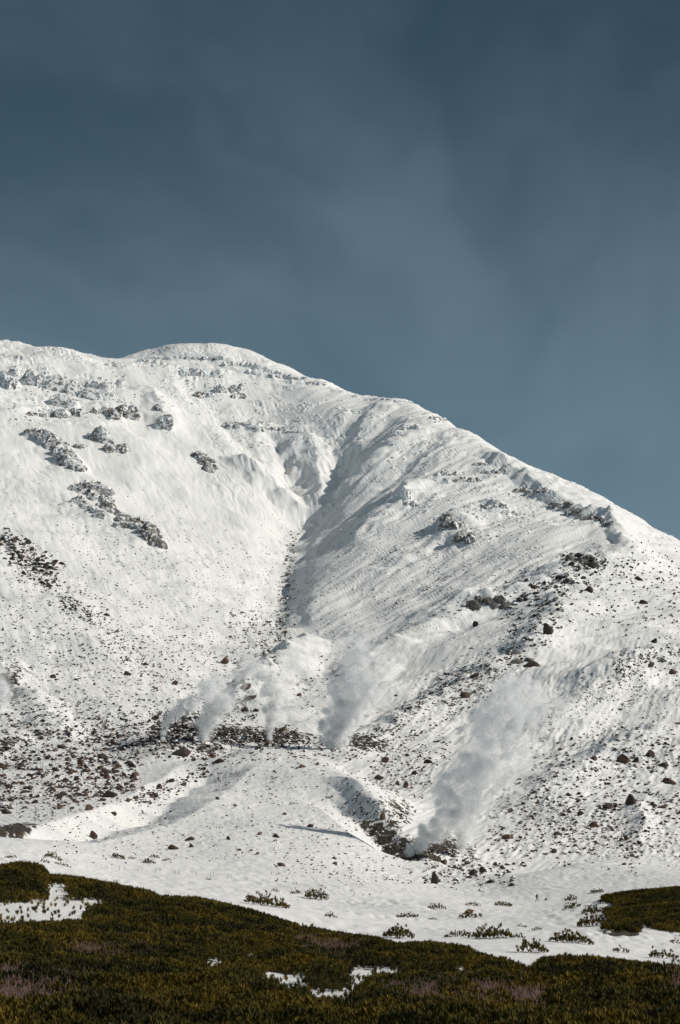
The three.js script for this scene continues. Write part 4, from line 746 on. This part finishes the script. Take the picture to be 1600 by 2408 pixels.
// ---------------------------------------------------------------- people
function personGeometry(phase) { // one continuous walking figure, facing +x, 1.72 m tall
  const sw = phase, J = [];
  const bone = (a, b, ra, rb) => J.push([new THREE.Vector3(...a), new THREE.Vector3(...b), ra, rb]);
  const hip = [0, 0.93, 0], chest = [0.09, 1.30, 0], neck = [0.13, 1.47, 0], head = [0.19, 1.6, 0];
  bone(hip, chest, 0.145, 0.165); bone(chest, neck, 0.15, 0.07); bone(neck, head, 0.06, 0.09); bone([0.18, 1.58, 0], [0.19, 1.64, 0], 0.098, 0.1); bone([0.27, 1.6, 0], [0.3, 1.585, 0], 0.025, 0.018);
  for (const s of [-1, 1]) {
    const f = s * sw, kx = 0.02 + 0.22 * Math.max(f, -0.4), ax = 0.36 * f;
    bone([0, 0.93, s * 0.09], [kx, 0.5, s * 0.1], 0.1, 0.07); bone([kx, 0.5, s * 0.1], [ax, 0.09, s * 0.1], 0.07, 0.05); bone([ax, 0.06, s * 0.1], [ax + 0.17, 0.045, s * 0.105], 0.05, 0.042);
    const ex = 0.06 - 0.12 * f, hx = 0.14 - 0.2 * f; bone([0.1, 1.4, s * 0.17], [ex, 1.13, s * 0.23], 0.065, 0.052); bone([ex, 1.13, s * 0.23], [hx + 0.1, 0.95, s * 0.22], 0.05, 0.038);
    for (let k = 0; k < 5; k++) bone([hx + 0.11, 0.94, s * 0.22 + (k - 2) * 0.016], [hx + 0.16 + (k === 4 ? -0.03 : 0.02), 0.87 + (k === 4 ? 0.03 : 0), s * 0.22 + (k - 2) * 0.02], 0.018, 0.012);
  }
  const N = 72, mc = new MarchingCubes(N, new THREE.MeshBasicMaterial(), false, false, 90000), S = 1.9, cx = 0.05, cy = 0.86, v = new THREE.Vector3(), ab = new THREE.Vector3(), ap = new THREE.Vector3();
  for (let z = 0; z < N; z++) for (let y = 0; y < N; y++) for (let x = 0; x < N; x++) {
    v.set((x / (N / 2) - 1) * S / 2 + cx, (y / (N / 2) - 1) * S / 2 + cy, (z / (N / 2) - 1) * S / 2);
    let dmin = 9;
    for (const [a, b, ra, rb] of J) { ab.subVectors(b, a); ap.subVectors(v, a); const t = clamp(ap.dot(ab) / ab.lengthSq(), 0, 1), q = ap.addScaledVector(ab, -t).length() - lerp(ra, rb, t), k = 0.04, hh = clamp(0.5 + 0.5 * (dmin - q) / k, 0, 1); dmin = lerp(dmin, q, hh) - k * hh * (1 - hh); }
    mc.field[x + y * N + z * N * N] = -dmin;
  }
  mc.isolation = 0; mc.update();
  const n = mc.count ?? mc.geometry.drawRange.count, g = new THREE.BufferGeometry(), p = mc.positionArray.slice(0, n * 3);
  for (let i = 0; i < n; i++) { p[i * 3] = p[i * 3] * S / 2 + cx; p[i * 3 + 1] = p[i * 3 + 1] * S / 2 + cy; p[i * 3 + 2] = p[i * 3 + 2] * S / 2; }
  g.setAttribute('position', new THREE.BufferAttribute(p, 3)); g.setAttribute('normal', new THREE.BufferAttribute(mc.normalArray.slice(0, n * 3), 3));
  return g;
}
{
  const body = personGeometry(0.9), cloth = new THREE.MeshStandardMaterial({ name: 'dark_clothes', color: col(0.022, 0.02, 0.022), roughness: 0.9 }), packM = new THREE.MeshStandardMaterial({ name: 'pack_fabric', color: col(0.05, 0.028, 0.018), roughness: 0.9 }), hatM = new THREE.MeshStandardMaterial({ name: 'hat', color: col(0.02, 0.02, 0.024), roughness: 0.95 });
  const pack = rockShape(4, 2, 0, [0.13, 0.27, 0.17]); pack.deleteAttribute('color');
  const cap = new THREE.SphereGeometry(0.115, 14, 8, 0, 6.3, 0, 1.7);
  const make = () => { const o = new THREE.Group(), b = new THREE.Mesh(body, cloth), k = new THREE.Mesh(pack, packM), h = new THREE.Mesh(cap, hatM); b.name = 'body'; k.name = 'backpack'; h.name = 'hat'; k.position.set(-0.13, 1.27, 0); k.rotation.z = -0.2; h.position.set(0.185, 1.635, 0); o.add(b, k, h); return o; };
  const folk = [[1263, 2119, 0, 'walker in dark clothes with a backpack striding right across the snow'], [1093, 1059, 1.2, 'topmost tiny dark walker on the ridge crest'], [1102, 1069, -2, 'second tiny dark walker on the ridge crest, below the topmost'], [1115, 1080, 2.2, 'third tiny dark walker on the ridge crest, lowest of the three'], [1437, 1217, -0.4, 'tiny dark walker alone at the corner of the right ridge'], [474, 816, 0.5, 'tiny figure on the summit skyline, left of two'], [490, 816, 2.6, 'tiny figure on the summit skyline, right of two']];
  for (const [px, py, turn, label] of folk) { const p = hit(px, py + 1); if (!p) continue; const o = make(); o.position.copy(p); o.position.y -= 0.03; o.rotation.y = turn; add(tag(o, label, 'person', 'walkers on the mountain'), 'person'); }
}

// ---------------------------------------------------------------- steam
{
  // drops of mist: thin specks that hang by the ten thousand in each plume
  const fleck = [[-0.5, -0.3, 0], [0.5, -0.3, 0.1], [0.05, 0.55, 0], [-0.5, -0.3, 0], [0.0, -0.55, 0.12], [0.5, -0.3, 0.1]], PER = 10, SPREAD = 4.5, sp = [], sr = rng(4242);
  for (let k = 0; k < PER; k++) {
    const q = randQ(sr, 6.3), o = new THREE.Vector3(sr() - 0.5, sr() - 0.5, sr() - 0.5).normalize().multiplyScalar(SPREAD * Math.cbrt(sr())), z = 0.8 + 0.5 * sr();
    for (const f of fleck) { V.set(...f).multiplyScalar(z).applyQuaternion(q).add(o); sp.push(V.x, V.y, V.z); }
  }
  const speck = new THREE.BufferGeometry();
  speck.setAttribute('position', new THREE.Float32BufferAttribute(sp, 3)); speck.computeVertexNormals();
  const mist = new THREE.MeshPhysicalMaterial({ name: 'mist', color: col(1, 1, 1), roughness: 1, transmission: 0.5, thickness: 0, specularIntensity: 0, side: THREE.DoubleSide, transparent: true, opacity: 0.34 });
  // plume: list of puffs [x, y, radius px, thickness of the mist]; the depth is that of the vent
  const PLUMES = [
    ['narrow curling white steam jet at the left of the rear vents', [384, 1743], [[384, 1738, 5, 3], [386, 1722, 7, 3], [391, 1704, 10, 2.6], [400, 1688, 13, 2.4], [414, 1674, 16, 1.8], [436, 1665, 20, 1.4], [458, 1652, 24, 1.0], [480, 1632, 30, 0.9], [500, 1610, 30, 0.8], [512, 1590, 26, 0.5]]],
    ['broad rolling steam plume in the middle of the rear vents', [480, 1742], [[482, 1734, 15, 2.6], [488, 1716, 19, 2.2], [478, 1706, 20, 1.6], [494, 1692, 22, 2.2], [505, 1672, 26, 1.7], [520, 1652, 32, 1.2], [500, 1640, 30, 1.0], [538, 1660, 30, 0.7], [520, 1620, 34, 0.8], [560, 1640, 30, 0.35]]],
    ['wispy steam cloud drifting in front of the gully mouth', [560, 1640], [[575, 1575, 26, 0.8], [590, 1555, 26, 0.8], [600, 1575, 26, 0.6], [570, 1545, 20, 0.6], [560, 1600, 24, 0.4], [615, 1560, 18, 0.4]]],
    ['slim upright steam column right of the middle plume', [634, 1742], [[634, 1736, 7, 3], [634, 1722, 9, 2.8], [636, 1706, 12, 2.4], [640, 1690, 15, 2.0], [638, 1668, 19, 1.6], [644, 1646, 23, 1.2], [640, 1620, 26, 1.0], [630, 1596, 28, 0.9], [626, 1580, 22, 0.7], [690, 1560, 40, 0.5], [665, 1640, 22, 0.8], [700, 1585, 30, 0.4]]],
    ['dense billowing white steam cloud at the right of the rear vents', [790, 1760], [[775, 1744, 18, 4], [800, 1748, 20, 4], [790, 1726, 24, 4], [770, 1712, 22, 3], [815, 1712, 26, 3.6], [800, 1690, 30, 3], [785, 1668, 28, 2.2], [830, 1672, 34, 3], [815, 1640, 36, 2.2], [850, 1645, 32, 2.2], [845, 1612, 36, 1.8], [800, 1622, 28, 1.6], [875, 1635, 26, 1.2], [840, 1575, 42, 1.3], [830, 1535, 46, 1.0], [860, 1500, 46, 0.8], [820, 1495, 40, 0.6], [890, 1560, 40, 0.7], [900, 1610, 34, 0.7], [860, 1460, 36, 0.4], [920, 1520, 40, 0.35]]],
    ['tall grey white steam plume leaning right from the front vent', [962, 2012], [[962, 2004, 13, 2.6], [978, 1988, 20, 2.4], [1000, 1976, 22, 2.6], [1008, 1955, 26, 2.2], [1035, 1965, 22, 2.2], [1045, 1935, 34, 2.2], [1090, 1925, 34, 2.2], [1060, 1900, 36, 2.0], [1040, 1875, 32, 2.0], [1060, 1850, 34, 2.2], [1105, 1885, 36, 2.2], [1110, 1850, 42, 1.6], [1095, 1810, 44, 1.8], [1140, 1820, 42, 1.3], [1120, 1770, 46, 1.5], [1165, 1780, 42, 1.2], [1150, 1730, 50, 1.4], [1190, 1700, 50, 1.2], [1150, 1690, 46, 1.2], [1210, 1760, 44, 0.8], [1180, 1650, 44, 1.4], [1215, 1610, 34, 1.7], [1235, 1640, 44, 1.3], [1270, 1650, 42, 1.1], [1260, 1690, 44, 1.0], [1310, 1670, 40, 0.9], [1190, 1860, 40, 0.9], [1180, 1820, 40, 1.0], [1160, 1900, 36, 1.1], [1240, 1800, 34, 0.6], [1335, 1640, 34, 0.6], [1200, 1930, 26, 0.4], [1350, 1690, 34, 0.4], [1240, 1740, 44, 0.9]]],
    ['short steam puff right of the front vent under the leaning plume', [1088, 2010], [[1088, 2000, 10, 1.8], [1086, 1985, 13, 1.8], [1090, 1968, 16, 1.8], [1092, 1952, 18, 1.7], [1082, 1960, 14, 1.4], [1105, 1975, 14, 0.8], [1115, 1955, 20, 0.8]]],
    ['pale steam at the left picture edge in front of the brown crag', [8, 1668], [[0, 1650, 22, 1.8], [12, 1632, 22, 1.6], [-8, 1620, 26, 1.6], [18, 1612, 18, 1.1], [-10, 1590, 26, 1.2], [10, 1580, 22, 0.6], [-30, 1640, 26, 1.6]]],
    ['thin steam wisp on the left face above the edge steam', [80, 1580], [[80, 1545, 20, 0.7], [95, 1560, 16, 0.6], [70, 1530, 18, 0.5], [110, 1520, 16, 0.35], [88, 1572, 12, 0.5], [120, 1500, 14, 0.3]]],
  ];
  PLUMES.forEach(([label, [vx, vy], puffs], n) => {
    const r = rng(8100 + n * 31), vent = hit(vx, vy), d0 = -vent.z - 4, s = d0 / F, drops = [], size = 0.13 * (d0 / 700), n3 = createNoise3D(rng(50 + n));
    const ca = ray(vx, vy)[0];
    const all = []; // each thick puff boils over into smaller ones
    for (const p of puffs) {
      const [px, py, R, thick] = p; all.push(p);
      if (thick >= 1.2) for (let k = 0, n = R > 16 ? 8 : 4; k < n; k++) { const t = r() * 6.283, q = R * (0.55 + 0.35 * r()); all.push([px + q * Math.cos(t), py - 0.12 * R + q * Math.sin(t) * 0.9, R * (0.26 + 0.2 * r()), thick * (0.8 + 0.5 * r()), (r() - 0.5) * 1.6 * R * s]); }
      else for (let k = 0; k < 3; k++) { const t = r() * 6.283, q = R * (0.5 + 0.5 * r()); all.push([px + q * Math.cos(t), py + q * Math.sin(t), R * (0.3 + 0.25 * r()), thick * (0.5 + 0.7 * r()), (r() - 0.5) * R * s]); }
    }
    for (const [px, py, R, thick, off] of all) {
      const [a, e] = ray(px, py), d = d0 - (px - vx) * s * 0.25 + (off ?? (r() - 0.5) * R * s * 0.6), c = new THREE.Vector3(a * d, e * d, -d), rad = R * s * (off === undefined ? 1.22 : 1.1);
      // thickness = optical depth through the middle; share it out over the ball
      const area = 0.42 * size * size * PER, count = Math.round(0.48 * (n < 4 ? 1.45 : 1) * (R < 17 ? 1.9 : 1) * thick * (off === undefined ? 0.8 : 1.25) / 0.415 * Math.PI * rad * rad * 0.6 / area);
      for (let k = 0; k < count; k++) {
        const u = 2 * r() - 1, t = r() * 6.283, q = Math.sqrt(1 - u * u), len = rad * Math.pow(r(), off === undefined ? 0.46 : 0.38) * (0.78 + 0.34 * n3(u * 1.6 + px, q * Math.cos(t) * 1.6, q * Math.sin(t) * 1.6 + py) + 0.16 * n3(u * 4 + px, q * Math.cos(t) * 4, q * Math.sin(t) * 4));
        drops.push(c.x + len * q * Math.cos(t), c.y + len * u, c.z + len * q * Math.sin(t) * 0.8);
      }
    }
    const grp = new THREE.Group(); grp.position.copy(vent);
    const im = new THREE.InstancedMesh(speck, mist, drops.length / 3); im.name = 'mist'; im.userData.kind = 'stuff';
    for (let k = 0; k < drops.length / 3; k++) { const q = size * (0.85 + 0.3 * r()); M4.compose(V.set(drops[k * 3], drops[k * 3 + 1], drops[k * 3 + 2]).sub(vent), randQ(r, 6.3), new THREE.Vector3(q, q, q)); im.setMatrixAt(k, M4); }
    grp.add(im);
    add(tag(grp, label, 'steam', 'steam plumes from the vents'), 'steam_plume');
  });
}

renderer.render(scene, camera);
